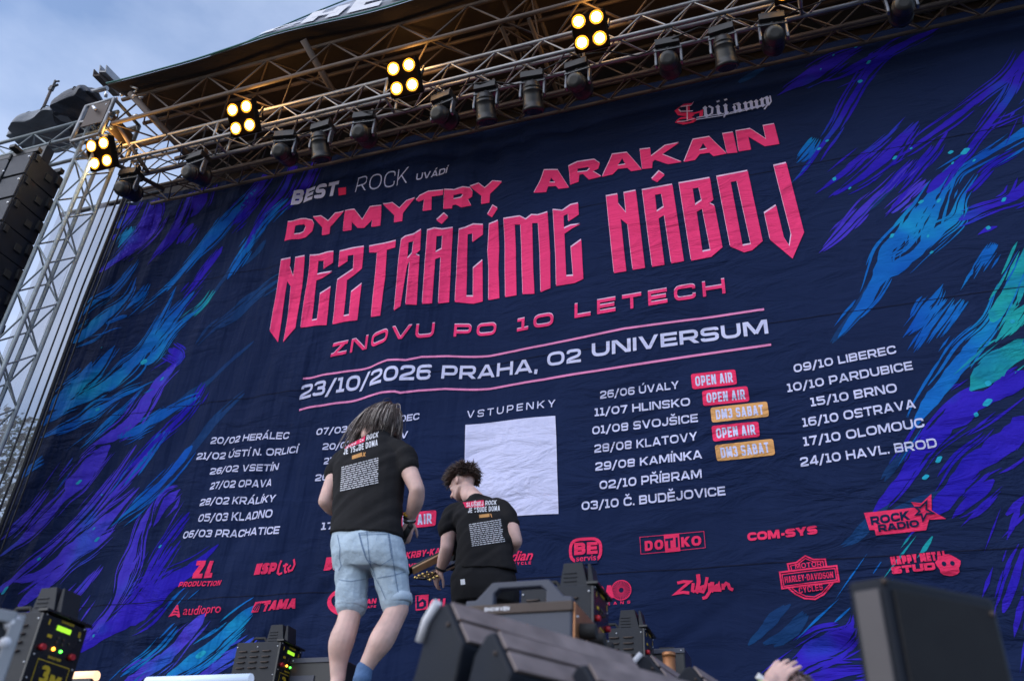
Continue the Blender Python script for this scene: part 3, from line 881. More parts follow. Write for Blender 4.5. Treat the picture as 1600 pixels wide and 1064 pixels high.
def l_be(pr):
    q = [fab(891.5, 843.5), fab(939, 841), (fab(939, 841)[0], fab(938, 876)[1]), (fab(891.5, 843.5)[0], fab(893, 878)[1])]
    ring = rp(q, .09, True, 5)
    for p in stroke_quads(ring, .028, True): pr.poly(p, 0, 0)
    put_text(pr, 'BE', (897.5, 867.5), (934, 865), 19, t=.27, k=.82, gap=.10, mi=0, layer=2, rad=.8)
    a, b = fab(899, 880), fab(934, 870)
    pr.poly([(a[0], a[1] - .02), (b[0], a[1] - .02), (b[0], a[1] + .035), (a[0], a[1] + .035)], 1, 20)
    put_font(pr, 'servis', (901, 877.5), (932, 875.5), 9, layer=24, offset=.012)
logo(l_be)
def l_tiko(pr):
    o, s = (1000, 760), 3.5
    put_line(pr, Zn(o, s, [(0,278),(350,246),(358,335),(6,370)]), .0045, closed=True)
    put_text(pr, 'DO', (1008, 861), (1037, 858), 15.5, t=.26, k=.72, gap=.16)
    put_poly(pr, Zn(o, s, [(130,264),(214,257),(222,354),(140,362)]), layer=1)
    put_text(pr, 'TI', (1040, 857.5), (1060, 855), 15.5, t=.24, k=.9, gap=.26, mi=1, layer=4)
    put_text(pr, 'KO', (1065, 855), (1096.5, 852), 15.5, t=.26, k=.78, gap=.14)
logo(l_tiko)
def l_com(pr):
    put_text(pr, 'COM', (1168.5, 845.5), (1219, 841), 13, t=.30, k=1.0, gap=.04)
    put_text(pr, 'SYS', (1228, 840), (1278, 834), 13, t=.30, k=1.0, gap=.04)
    put_poly(pr, [(1221, 837), (1226, 836.5), (1226, 832.5), (1221, 833)])
logo(l_com)
def l_radio(pr):
    o, s = (1250, 760), 3.5
    put_poly(pr, Zn(o, s, [(350,145),(630,116),(607,86),(664,92),(718,42),(720,132),(800,178),(705,182),(690,240),(415,268),(408,238),(380,240)]))
    put_text(pr, 'ROCK', (1361.5, 821), (1422, 812), 13.5, t=.28, k=.98, gap=.06, mi=1, layer=3)
    put_text(pr, 'RADIO', (1373, 831.5), (1437, 823), 11, t=.26, k=.92, gap=.06, mi=1, layer=16)
    put_line(pr, Zn(o, s, [(632,118),(658,118),(692,85),(690,128),(730,150),(692,152),(672,190),(664,155),(635,158),(655,138)]), .014, mi=1, layer=30, closed=True)
logo(l_radio)
def l_metal(pr):
    put_text(pr, 'HAPPY METAL', (1393, 883), (1480, 874), 13, t=.30, k=.62, gap=.10, rad=.3)
    put_text(pr, 'STUD', (1394, 897.5), (1462, 890.5), 11.5, t=.34, k=1.1, gap=.06, rad=.3, layer=20)
    c = fab(1482, 883); k = .085
    pr.area([(c[0] + k * math.cos(a) * (1 + .15 * math.sin(5 * a)), c[1] + k * math.sin(a)) for a in [2 * math.pi * i / 18 for i in range(18)]], (), 0, 0)
    for sx in (-1, 1): pr.area([(c[0] + sx * .03 + .017 * math.cos(a), c[1] + .012 + .02 * math.sin(a)) for a in [2 * math.pi * i / 8 for i in range(8)]], (), 1, 3)
logo(l_metal)
def l_zil(pr):
    o, s = (1000, 760), 3.5
    for ln, w in (([(205,528),(240,520),(272,522),(196,586),(235,578),(270,582)], .026), ([(292,528),(288,570),(300,576)], .026), ([(318,480),(322,520),(312,572),(322,578)], .034),
               ([(352,545),(334,552),(330,572),(345,576),(358,550),(368,496)], .026), ([(380,528),(382,575),(362,606),(342,612)], .026), ([(396,522),(394,566),(404,572)], .034),
               ([(428,538),(412,548),(412,566),(424,566),(432,540),(436,566),(446,566)], .026), ([(454,532),(456,565)], .026), ([(456,548),(472,530),(484,536),(490,556),(510,566)], .026)):
        put_line(pr, Zn(o, s, ln), w)
logo(l_zil)
def l_shield(pr):
    o, s = (1000, 760), 3.5
    put_line(pr, Zn(o, s, [(765,470),(1075,434),(1088,520),(778,558)]), .014, closed=True)
    put_line(pr, Zn(o, s, [(777,482),(1066,448),(1076,510),(788,546)]), .008, closed=True)
    put_line(pr, Zn(o, s, [(816,462),(808,424),(856,416),(904,380),(950,400),(1012,398),(1020,438)]), .013)
    put_line(pr, Zn(o, s, [(830,456),(824,434),(862,426),(905,394),(950,412),(1000,410),(1006,438)]), .008)
    put_line(pr, Zn(o, s, [(812,556),(850,588),(900,612),(958,616),(1005,590),(1056,528)]), .013)
    put_line(pr, Zn(o, s, [(832,556),(862,580),(908,600),(954,604),(995,582),(1040,532)]), .008)
    put_text(pr, 'HARLEY-DAVIDSON', (1227, 911), (1302.5, 902.5), 10, t=.18, k=.56, gap=.12)
    put_text(pr, 'MOTOR', (1243, 889), (1284, 884.5), 8, t=.17, k=.75, gap=.16)
    put_text(pr, 'CYCLES', (1249, 927.5), (1286, 921.5), 9.5, t=.17, k=.6, gap=.14)
logo(l_shield)
def l_sun(pr):
    put_text(pr, 'RA', (931, 936), (960, 934), 20, t=.34, k=.9, gap=.02)
    c = fab(971, 922)
    for i in range(30):
        a = 2 * math.pi * i / 30
        u = Vector((math.cos(a), math.sin(a))); n = Vector((-u.y, u.x)) * .0034
        C = Vector(c)
        pr.poly([tuple(C + u * .022 - n * .5), tuple(C + u * .022 + n * .5), tuple(C + u * .088 + n), tuple(C + u * .088 - n)], 0, 0)
    for q in stroke_quads([(c[0] + .085 * math.cos(a), c[1] + .085 * math.sin(a)) for a in [2 * math.pi * i / 30 for i in range(30)]], .008, True): pr.poly(q, 0, 1)
    put_text(pr, 'JEANS', (940, 946.5), (985, 942.5), 4.4, t=.2, k=.8, gap=.9)
logo(l_sun)

# ---------------------------------------------------------------- paint strokes printed on the cloth
ZON = {'A': ((0, 350), 2.66), 'B': ((0, 700), 2.9225), 'T': ((0, 0), 2.66), 'U': ((400, 130), 3.547),
       'C': ((1150, 0), 3.547), 'D': ((1200, 100), 2.66), 'F': ((1200, 400), 2.66), 'G': ((1250, 760), 3.5), 'H': ((1000, 760), 3.5)}
STROKES = [
 ('T','sultra',[(590,790,16),(560,840,34),(520,905,36),(480,960,30),(470,1000,8)]),
 ('T','sultra',[(650,780,16),(630,860,28),(610,940,44),(560,1010,60),(490,1080,40),(420,1120,20)]),
 ('T','sultra',[(665,845,20),(650,900,40),(600,980,50)]),
 ('T','sultra',[(800,770,14),(780,840,26),(750,920,26),(700,990,22),(640,1060,10)]),
 ('T','sultra',[(850,760,60),(835,850,50),(795,905,14)]),
 ('T','sultra',[(805,930,34),(765,975,28),(735,1015,20)]),
 ('T','sblue',[(1064,790,20),(980,880,30),(900,980,34),(820,1070,24),(745,1150,20),(690,1210,8)]),
 ('T','sultra',[(1064,820,24),(1000,900,26),(960,940,10)]),
 ('T','sblue',[(545,940,14),(530,975,24),(490,1030,10)]),
 ('A','spurp',[(650,-40,70),(600,40,66),(540,100,46),(470,165,34),(412,205,14)]),
 ('A','sblue',[(575,145,5),(540,195,12),(470,275,20),(400,325,22),(345,385,20),(325,420,8)]),
 ('A','sblue',[(565,220,4),(540,290,22),(490,345,34),(430,390,54),(390,430,66),(330,470,44),(290,500,20)]),
 ('A','sblue',[(530,384,22),(490,398,20),(440,412,30)]),
 ('A','sblue',[(618,248,4),(580,305,12),(520,365,8)]),
 ('A','sultra',[(760,0,12),(690,90,16),(612,172,4)]),
 ('A','sultra',[(800,0,26),(750,80,18)]),
 ('A','sblue',[(735,262,6),(690,355,18),(635,450,28),(590,530,56),(530,602,92),(440,672,62),(340,732,46),(250,782,40),(185,822,30),(140,900,12)]),
 ('A','sblue',[(806,278,14),(735,365,28),(660,465,32),(600,545,44)]),
 ('A','sblue',[(852,328,6),(780,392,14),(705,470,20),(645,545,46),(600,582,60)]),
 ('A','steal',[(888,275,12),(840,335,10),(760,402,8)]),
 ('A','sultra',[(925,95,18),(885,155,28),(810,250,14),(760,310,8)]),
 ('A','sblue',[(935,-10,20),(850,92,14),(745,215,24),(650,300,8),(592,340,3)]),
 ('A','sdim',[(1110,0,30),(990,165,28),(900,280,20),(830,352,20),(740,415,18),(640,540,24)]),
 ('A','sblue',[(1064,50,22),(1000,150,20),(950,235,14)]),
 ('A','sdim',[(1200,190,90),(1064,285,110),(965,370,108),(880,435,66),(815,515,16)]),
 ('A','sblue',[(478,505,5),(440,560,28),(400,612,44),(340,660,64),(260,722,84),(205,770,50)]),
 ('A','sblue',[(385,575,26),(345,640,58),(290,700,80)]),
 ('A','sblue',[(640,652,5),(560,692,14),(455,745,26),(395,775,48),(320,822,28),(240,862,18),(165,885,8)]),
 ('A','spurp',[(735,585,44),(660,655,44),(605,738,58),(545,822,62),(470,882,48),(390,922,8)]),
 ('A','sblue',[(830,710,10),(745,762,28),(650,822,32),(560,862,40),(480,890,16)]),
 ('A','sblue',[(602,680,4),(510,772,10),(420,860,12),(330,932,6)]),
 ('A','spurp',[(460,920,44),(392,982,62),(330,1045,78),(280,1110,84)]),
 ('A','sultra',[(700,520,34),(755,560,26),(690,602,20)]),
 ('A','spurp',[(300,968,5),(245,1045,8)]), ('A','sblue',[(188,982,14),(120,1022,14),(88,1052,6)]),
 ('A','sdim',[(1064,480,8),(930,600,14),(800,705,18),(715,775,22),(600,875,8)]),
 ('A','sdim',[(1020,690,30),(900,805,46),(830,900,34),(760,985,34),(690,1055,26)]),
 ('A','sultra',[(850,660,14),(765,790,20),(655,900,22),(560,1000,14),(480,1080,8)]),
 ('A','sblue',[(700,850,8),(600,982,12),(520,1090,8)]),
 ('B','spurp',[(490,-10,70),(385,140,64),(305,220,50),(205,320,60),(120,402,38),(40,460,20),(-10,495,10)]),
 ('B','spurp',[(220,190,6),(120,312,16),(0,425,8)]), ('B','sblue',[(330,45,8),(270,122,6)]), ('B','sblue',[(205,55,14),(110,115,12),(90,130,5)]),
 ('B','spurp',[(630,-10,14),(460,212,18),(360,322,14),(240,442,20),(140,532,26),(60,602,32),(-10,652,64)]),
 ('B','spurp',[(700,0,18),(560,172,20),(430,302,14),(290,442,5)]),
 ('B','spurp',[(640,180,8),(560,262,30),(445,372,72),(335,452,84),(250,522,38),(150,582,40),(70,612,20)]),
 ('B','spurp',[(525,372,8),(425,442,40),(325,512,42),(235,592,52),(155,662,64),(80,722,52)]),
 ('B','sblue',[(880,-10,40),(765,132,50),(655,232,30),(560,312,14),(500,362,5)]),
 ('B','spurp',[(825,188,14),(772,242,58),(722,332,20),(702,362,4)]),
 ('B','spurp',[(708,240,8),(655,330,40),(625,432,42),(592,542,70),(562,642,40),(520,722,22),(440,835,34),(385,895,40)]),
 ('B','spurp',[(655,465,8),(602,562,22),(570,622,18)]),
 ('B','sultra',[(862,290,20),(792,382,18),(722,482,22),(662,602,22),(602,692,14),(532,752,5)]),
 ('B','sultra',[(822,420,10),(752,522,18),(692,622,24),(632,692,20)]),
 ('B','sultra',[(1000,440,16),(870,560,60),(765,635,104),(655,722,144),(545,792,94),(440,865,62),(345,945,26)]),
 ('B','spurp',[(460,530,4),(390,622,12),(308,712,8)]), ('B','spurp',[(410,670,6),(348,752,8)]),
 ('B','spurp',[(392,800,26),(402,842,60),(372,892,60),(345,930,16)]),
 ('B','spurp',[(950,760,40),(842,862,62),(742,962,72),(640,1032,62),(560,1090,60)]),
 ('B','sblue',[(1180,715,30),(1052,822,50),(932,932,62),(822,1012,52),(740,1075,40)]),
 ('B','spurp',[(1180,870,18),(1052,962,26),(932,1042,24),(880,1080,20)]),
 ('B','sblue',[(815,815,8),(692,932,14),(555,1045,14)]),
 ('B','sdim',[(1170,560,30),(1050,642,34)]), ('B','sblue',[(765,740,10),(800,690,16),(850,640,8)]),
 ('U','sultra',[(110,450,20),(50,530,40),(-10,610,46),(-90,700,30)]),
 ('U','sultra',[(225,430,30),(160,590,36),(65,712,30),(-10,840,22),(-60,930,8)]),
 ('U','sblue',[(180,640,20),(60,760,20),(-30,880,12)]),
 ('U','sultra',[(330,430,30),(270,560,34),(190,660,22),(120,720,8)]),
 ('U','sdim',[(60,860,14),(10,930,24),(-80,1020,16)]),
 ('C','sultra',[(695,265,20),(640,290,54),(560,335,96),(460,400,122),(380,450,90),(300,490,50),(228,532,10)]),
 ('C','sultra',[(1145,148,8),(1080,180,40),(1000,215,66),(900,262,82),(805,320,52),(700,372,40),(580,432,28),(470,458,12)]),
 ('C','sultra',[(860,285,60),(765,370,60),(695,460,50),(622,582,52),(545,712,46),(465,822,36),(385,932,40),(325,1000,14)]),
 ('C','sblue',[(445,765,10),(385,852,32),(335,905,8)]),
 ('C','sultra',[(902,705,10),(805,792,18),(685,882,24),(605,950,30),(520,1012,24),(440,1070,18)]),
 ('C','sultra',[(1012,672,24),(930,762,62),(832,872,94),(722,962,72),(622,1032,50),(540,1080,40)]),
 ('C','sultra',[(1640,270,110),(1500,432,62),(1352,542,56),(1202,662,64),(1082,742,50),(962,832,30),(872,882,20)]),
 ('C','sultra',[(1610,330,50),(1522,522,62),(1432,652,62),(1342,762,52),(1282,842,50),(1202,922,52),(1122,1002,90),(1060,1070,100)]),
 ('C','sultra',[(1600,585,12),(1500,642,16),(1430,662,12)]),
 ('C','sultra',[(1172,728,36),(1102,832,30),(1042,902,30),(962,1002,24),(900,1070,18)]),
 ('C','sblue',[(1640,700,80),(1482,802,50),(1332,892,36),(1232,962,30),(1182,1052,30)]),
 ('C','sultra',[(1600,818,6),(1462,892,14),(1362,972,20),(1270,1075,20)]),
 ('C','sultra',[(1002,878,8),(902,982,12),(825,1072,14)]),
 ('C','sdim',[(160,370,10),(90,420,30),(0,470,20)]), ('C','sdim',[(220,420,8),(170,480,16)]), ('C','sdim',[(70,460,20),(20,510,24),(-60,560,10)]),
 ('D','spurp',[(605,398,8),(502,502,32),(402,592,42),(302,702,30),(212,785,8)]),
 ('D','spurp',[(655,478,8),(562,562,22),(488,624,8)]),
 ('D','sblue',[(760,420,40),(705,510,68),(645,592,60),(565,692,72),(492,782,90),(470,862,118),(425,962,80),(350,1060,50),(290,1140,14)]),
 ('D','sblue',[(765,455,16),(712,582,42),(672,682,64),(640,742,90)]),
 ('D','sblue',[(872,458,14),(805,562,22),(782,642,52),(702,702,84),(622,782,72),(545,842,92),(480,892,60)]),
 ('D','sultra',[(1075,480,80),(1040,540,70),(990,572,44),(882,612,52),(790,652,62)]),
 ('D','sblue',[(642,598,10),(602,682,32),(592,762,34)]),
 ('D','sultra',[(952,678,44),(912,690,50),(872,714,16)]),
 ('D','sblue',[(942,748,6),(860,872,8)]),
 ('D','steal',[(1090,740,36),(1032,872,52),(972,1002,84),(930,1075,90)]),
 ('D','sblue',[(728,918,8),(690,975,40),(662,1002,52),(610,1080,40),(560,1140,10)]), ('D','sblue',[(802,982,14),(720,1075,14)]),
 ('D','sdim',[(415,740,10),(390,820,22),(372,862,8)]), ('D','sdim',[(560,470,12),(430,590,30),(330,660,16)]),
 ('F','sdim',[(440,100,80),(400,182,62),(332,282,50),(255,375,14)]),
 ('F','sblue',[(772,178,6),(682,292,20),(605,405,6)]), ('F','sblue',[(812,185,10),(700,345,10)]), ('F','sblue',[(905,10,10),(855,100,10)]),
 ('F','sblue',[(1075,-20,50),(1002,132,72),(932,282,72),(832,392,104),(742,522,114),(662,622,84),(595,725,30)]),
 ('F','steal',[(1100,350,120),(1000,420,170),(900,500,150),(840,560,60)]),
 ('F','sultra',[(1085,480,100),(960,560,150),(850,620,180),(740,700,150),(650,790,110),(570,910,90),(500,1000,70),(440,1064,40)]),
 ('F','steal',[(1075,200,30),(1010,275,54),(945,360,20)]),
 ('F','sultra',[(1085,670,190),(965,790,164),(850,872,134),(760,982,112),(690,1075,100)]),
 ('F','sultra',[(1075,990,60),(990,1075,60)]), ('F','sdim',[(600,790,30),(540,850,50),(470,950,50)]),
 ('G','sultra',[(1060,-40,90),(902,102,92),(832,172,30)]), ('G','sdim',[(800,30,80),(600,100,60),(482,165,44),(380,202,30)]),
 ('G','sdim',[(480,60,40),(382,202,44),(302,282,50),(200,340,20)]),
 ('G','sultra',[(1208,78,16),(1172,182,62),(1132,288,20)]), ('G','sultra',[(1128,345,20),(1108,408,20)]), ('G','sultra',[(1240,300,30),(1182,482,72),(1110,690,70)]),
 ('G','sultra',[(1215,600,60),(1182,762,50),(1172,822,8)]),
 ('G','steal',[(725,272,40),(682,342,40),(640,390,10)]), ('G','sblue',[(445,410,14),(400,475,22)]),
 ('G','sultra',[(290,700,20),(268,790,70),(120,850,130),(-20,920,110)]), ('G','sblue',[(275,660,20),(190,740,30)]),
 ('H','sdim',[(905,690,60),(802,802,84),(652,882,62)]), ('H','sultra',[(1180,775,50),(1052,862,112),(902,952,122),(815,1025,80)]),
 ('H','sdim',[(822,640,50),(702,752,64),(575,885,40)]), ('H','sdim',[(505,915,50),(425,1005,44)]),
 ('G','sultra',[(460,985,10),(300,1010,70),(120,1040,110),(0,1075,60)]),
 # the hem beyond the frame and the far right of the cloth
 ('C','sultra',[(1900,330,40),(1760,480,70),(1640,600,80),(1590,690,20)]), ('D','spurp',[(1300,480,30),(1180,640,80),(1090,760,60)]),
 ('F','sultra',[(1260,560,40),(1160,700,120),(1080,840,80)]), ('F','sblue',[(1250,150,40),(1150,300,80),(1080,420,50)]),
 ('G','sultra',[(1400,480,40),(1330,640,80),(1250,800,40)]),
]
def ribbon(z, ptsw, seed):
    o, s = ZON[z]; rnd = random.Random(seed)
    P = []
    for x, y, w in ptsw:
        px, py = o[0] + x / s, o[1] + y / s
        X, Z = fabflat(px, py)
        sc = (Vector(fabflat(px + 1, py)) - Vector((X, Z))).length
        P.append((X, Z, w / s * sc * 0.5 * (.66 if z in 'CDFGH' else .82)))
    out = []
    k = len(P)
    for i in range(k - 1):
        p0, p1, p2, p3 = P[max(i - 1, 0)], P[i], P[i + 1], P[min(i + 2, k - 1)]
        n = max(2, int(math.hypot(p2[0] - p1[0], p2[1] - p1[1]) / 0.05))
        for j in range(n + (1 if i == k - 2 else 0)):
            t = j / n
            q = [0.5 * (2 * p1[c] + (p2[c] - p0[c]) * t + (2 * p0[c] - 5 * p1[c] + 4 * p2[c] - p3[c]) * t * t + (3 * p1[c] - p0[c] - 3 * p2[c] + p3[c]) * t ** 3) for c in range(3)]
            out.append((q[0], q[1], max(0.004, q[2])))
    L = []; Rr = []
    for i, (x, y, w) in enumerate(out):
        a, b = out[max(i - 1, 0)], out[min(i + 1, len(out) - 1)]
        d = Vector((b[0] - a[0], b[1] - a[1]))
        d = d.normalized() if d.length > 1e-9 else Vector((0, 1))
        n = Vector((-d.y, d.x)); e = min(1, min(i, len(out) - 1 - i) / 2.5 + .25)
        wl = w * e * (1 + .42 * noise.noise(Vector((x * 4.5, y * 4.5, seed))) + .25 * noise.noise(Vector((x * 13, y * 13, seed + 5))))
        wr = w * e * (1 + .42 * noise.noise(Vector((x * 4.5 + 9, y * 4.5, seed + 20))) + .25 * noise.noise(Vector((x * 13, y * 13 + 9, seed + 25))))
        L.append((x + n.x * wl, y + n.y * wl)); Rr.append((x - n.x * wr, y - n.y * wr))
    return [[L[i], Rr[i], Rr[i + 1], L[i + 1]] for i in range(len(out) - 1)], out

inside = lambda p: BX0 + .02 < p[0] < BX1 - .02 and BZ0 + .02 < p[1] < BZ1 - .02
mk = ['sblue', 'spurp', 'sultra', 'steal', 'sdim', 'cyan']
layers = {'left': Print(), 'right': Print()}
rnd = random.Random(3)
for i, (z, mname, pts) in enumerate(STROKES):
    quads, line = ribbon(z, pts, i * 1.7)
    if mname == 'sdim': quads = []
    pr = layers['left' if z in 'ABTU' else 'right']
    lay = -3 - (i % 60) * 0.05 + (-3 if mname == 'sdim' else 0)
    for q in quads:
        if all(inside(p) for p in q): pr.poly(q, mk.index(mname), lay)
    # bristle streaks running along the stroke
    for _ in range(13 if mname == 'sdim' else 10):
        if len(line) < 8: break
        ln = rnd.randint(max(5, len(line) // 5), max(6, int(len(line) * (.85 if mname == 'sdim' else .55))))
        a0 = rnd.randrange(0, max(1, len(line) - ln)); sub_ = line[a0:a0 + ln]
        ku = rnd.uniform(-1, 1) * (1.0 if mname == 'sdim' else 1.0); ku = ku if mname == 'sdim' else math.copysign(rnd.uniform(.95, 1.9), ku)
        ex = 0 if mname == 'sdim' else rnd.uniform(0, .05); th = rnd.uniform(.008, .030) if mname == 'sdim' else rnd.uniform(.004, .014)
        Lq = []; Rq = []
        for j in range(len(sub_)):
            x, y, w = sub_[j]; p_, q_ = sub_[max(j - 1, 0)], sub_[min(j + 1, len(sub_) - 1)]
            d = Vector((q_[0] - p_[0], q_[1] - p_[1])); d = d.normalized() if d.length > 1e-9 else Vector((0, 1)); n = Vector((-d.y, d.x))
            e = math.sin(math.pi * (j + .3) / (len(sub_) - .4)) ** .6 if 0 < j < len(sub_) - 1 else .1
            wv = 1 + .5 * noise.noise(Vector((x * 9, y * 9, i + _)))
            c = Vector((x, y)) + n * (ku * w + math.copysign(ex, ku) + .02 * noise.noise(Vector((x * 2.5, y * 2.5, i * 3 + _))))
            Lq.append(c + n * th * e * wv); Rq.append(c - n * th * e * wv)
        for j in range(len(sub_) - 1):
            q = [tuple(Lq[j]), tuple(Rq[j]), tuple(Rq[j + 1]), tuple(Lq[j + 1])]
            if all(inside(p) for p in q): pr.poly(q, mk.index(mname), lay - .15 - .02 * _)
    # fine satellites beside the stroke
    for _ in range(2 if mname != 'sdim' else 0):
        a = rnd.randrange(len(line)); x, y, w = line[a]
        b = line[min(a + rnd.randrange(3, 9), len(line) - 1)]
        off = (w + rnd.uniform(.03, .14)) * rnd.choice((-1, 1)); d = Vector((b[0] - x, b[1] - y))
        if d.length < .05: continue
        n = Vector((-d.y, d.x)).normalized(); d2 = d.normalized() * rnd.uniform(.1, .5); th = rnd.uniform(.006, .016)
        c = Vector((x, y)) + n * off
        q = [tuple(c), tuple(c + d2 * .5 + n * th), tuple(c + d2), tuple(c + d2 * .5 - n * th)]
        if all(inside(p) for p in q): pr.poly(q, mk.index(mname), -1.5)
DOTS = [('C',735,350,22),('C',658,390,24),('C',540,310,18),('C',688,455,18),('C',470,388,12),('C',245,520,16),('C',665,262,14),('C',970,823,18),('C',880,875,18),('C',1045,885,22),('C',1270,840,40),('C',1190,845,16),('C',1320,890,22),('C',1475,800,30),('C',1200,905,18),('C',460,825,16),('C',545,990,16),('C',630,1035,20),('C',505,780,12),
        ('D',636,575,20),('D',710,570,18),('D',795,662,24),('D',665,718,18),('D',515,715,16),('D',980,565,24),('D',540,675,14),('D',680,785,9),('D',340,515,14),('D',915,685,16),('D',1030,860,20),
        ('F',915,530,26),('F',912,610,22),('F',655,920,30),('F',918,918,30),('F',1015,275,22),('F',865,660,20),('F',710,845,18),('F',700,650,18),
        ('B',365,158,12),('B',434,370,10),('B',446,418,14),('B',358,450,8),('B',462,212,8),('B',178,505,8),('B',25,650,26),('B',848,318,10),('B',925,945,18),('B',432,858,12),('B',735,450,8),
        ('A',745,215,10),('A',672,642,10),('A',600,575,12),('A',428,518,5),('A',330,740,14),('A',405,770,12),('A',205,740,14)]
for _n, (z, x, y, r) in enumerate(DOTS):
    if _n % 4 == 1: continue
    r *= (.7, 1.0, .5, .85, .6)[_n % 5]
    o, s = ZON[z]; px, py = o[0] + x / s, o[1] + y / s
    c = fabflat(px, py); k = (Vector(fabflat(px + 1, py)) - Vector(c)).length * r / s
    pts = [(c[0] + k * .85 * math.cos(a) * (1 + .3 * math.sin(2 * a + x)), c[1] + .8 * k * math.sin(a) + .35 * k * math.cos(a)) for a in [2 * math.pi * i / 18 for i in range(18)]]
    if all(inside(p) for p in pts): layers['left' if z in 'ABTU' else 'right'].poly(pts, 5, 0.5)
for nm in ('left', 'right'):
    layers[nm].build('paint_splash_print', [BM[m] for m in mk], banner, base=0.0047)

# ================================================================ setting
def sheet(name, x0, x1, y0, y1, z, m, kind='structure'):
    mb = MB(); mb.add([(x0, y0, z), (x1, y0, z), (x1, y1, z), (x0, y1, z)], [(0, 1, 2, 3)])
    return tag(mb.build(name, m), kind=kind)
sheet('ground', -400, 400, -300, 600, 0, M['ground'])
ZS = 0.90 + E                       # stage deck
def deck():
    mb = MB(); mb.box((-2.9, 9.0, ZS - 0.06), (13.2, 8.0, 0.12)); mb.box((-5.7, 4.69, ZS - .06), (7.6, .62, .12))
    o = mb.build('stage_deck', M['deck'], bevel=0.005)
    s = MB(); s.box((-5.7, 4.42, (ZS - .12) / 2), (7.56, 0.03, ZS - .12)); s.box((.9, 5.04, (ZS - .12) / 2), (5.5, 0.03, ZS - .12)); s.build('skirt', M['tarp_dark'], o)
    lg = MB()
    for i in range(12): lg.box((-9.2 + i * 1.15, 8, (ZS - .13) / 2 + .001), (.06, .06, ZS - .13))
    lg.build('scaffold_legs', M['alu'], o)
    return tag(o, 'black stage deck the two men stand on', 'stage')
deck()
def riser(name, cx, cy, w, d, h, label):
    """black sub-bass cabinets used as a plinth in the pit"""
    root = empty(name, (cx, cy, 0), label, 'loudspeaker', 'bass cabinets in the pit')
    mb = MB(); mb.box((0, 0, h / 2), (w, d, h)); mb.build('cabinet', M['cab'], root, bevel=.012)
    g = MB(); g.box((0, -d / 2 - .006, h / 2), (w - .08, .012, h - .08)); g.build('grille', M['grille'], root, bevel=.004)
    return root
riser('bass_cabinet', -2.55, 2.62, .70, .62, .385 + E, 'black bass cabinet under the nearest spark machine at left')
riser('bass_cabinet', -1.17, 3.75, .50, .42, .70 + E, 'black bass cabinet under the fire machine in the middle')

def lacing(mb, a0, a1, b0, b1, n, r, flip=0, posts=()):
    """zigzag between two chords"""
    a0, a1, b0, b1 = map(Vector, (a0, a1, b0, b1))
    for i in range(n):
        t0, t1 = i / n, (i + 1) / n
        if (i + flip) % 2 == 0: mb.tube(a0.lerp(a1, t0), b0.lerp(b1, t1), r, n=6, caps=False)
        else: mb.tube(b0.lerp(b1, t0), a0.lerp(a1, t1), r, n=6, caps=False)

def truss(name, p0, p1, side, up, w, h, pitch, m, label, cat='truss', group=None, rc=.024, rw=.010, frames=None):
    """four-chord box truss from p0 to p1 (p = the low front chord); side / up = unit vectors of its section"""
    p0, p1, side, up = Vector(p0), Vector(p1), Vector(side), Vector(up)
    root = empty(name, p0, label, cat, group)
    q0, q1 = Vector((0, 0, 0)), p1 - p0
    n = max(2, int(round((p1 - p0).length / pitch)))
    offs = [Vector((0, 0, 0)), side * w, side * w + up * h, up * h]
    for o in offs:
        mb = MB(); mb.tube(q0 + o, q1 + o, rc, n=10); mb.build('chord', m, root)
    for k in range(4):
        mb = MB(); a, b = offs[k], offs[(k + 1) % 4]
        lacing(mb, q0 + a, q1 + a, q0 + b, q1 + b, n, rw, k % 2)
        mb.build('lacing', m, root)
    if frames:
        for t in frames:
            mb = MB(); c = q0.lerp(q1, t)
            for k in range(4): mb.tube(c + offs[k], c + offs[(k + 1) % 4], rw * 1.9, n=6)
            mb.build('end_frame', m, root)
    return root

X3, Y3, Z3 = Vector((1, 0, 0)), Vector((0, 1, 0)), Vector((0, 0, 1))
ft = truss('lighting_truss', (-8.36, 6.4, 8.29 + E), (5.2, 6.4, 8.29 + E), Y3, Z3, .29, .29, .29, M['alu'],
      'bright aluminium box truss across the stage front carrying the amber lamps', frames=[.12, .30, .477, .655, .83])
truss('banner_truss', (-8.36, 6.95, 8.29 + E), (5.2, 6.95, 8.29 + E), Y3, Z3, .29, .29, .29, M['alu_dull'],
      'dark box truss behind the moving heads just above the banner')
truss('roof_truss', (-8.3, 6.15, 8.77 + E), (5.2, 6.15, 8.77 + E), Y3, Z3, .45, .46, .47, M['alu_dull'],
      'deep roof truss painted warm brown as if lamp-lit above the lighting truss', rc=.028, rw=.013)
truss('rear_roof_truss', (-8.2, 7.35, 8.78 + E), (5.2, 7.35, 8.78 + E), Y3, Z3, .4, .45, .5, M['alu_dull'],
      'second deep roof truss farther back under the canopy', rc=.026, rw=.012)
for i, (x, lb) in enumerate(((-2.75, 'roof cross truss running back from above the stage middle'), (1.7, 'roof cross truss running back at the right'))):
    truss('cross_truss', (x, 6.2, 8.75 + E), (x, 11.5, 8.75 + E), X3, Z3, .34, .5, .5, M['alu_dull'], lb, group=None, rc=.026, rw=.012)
# slanting roof struts
for i, (a, b, lb) in enumerate((((-5.35, 5.98, 9.2 + E), (-5.1, 7.2, 8.62 + E), 'slanting steel strut under the canopy between the second and third lamp clusters'),
                                ((-8.0, 6.0, 9.1 + E), (-7.3, 6.62, 8.34 + E), 'slanting steel strut beside the tower top'))):
    mb = MB(); mb.tube(a, b, .045, n=10); mb.tube(Vector(b) - Vector((.2, 0, 0)), Vector(b) + Vector((.2, 0, 0)), .03)
    tag(mb.build('roof_strut', M['alu_dull']), lb, 'strut')

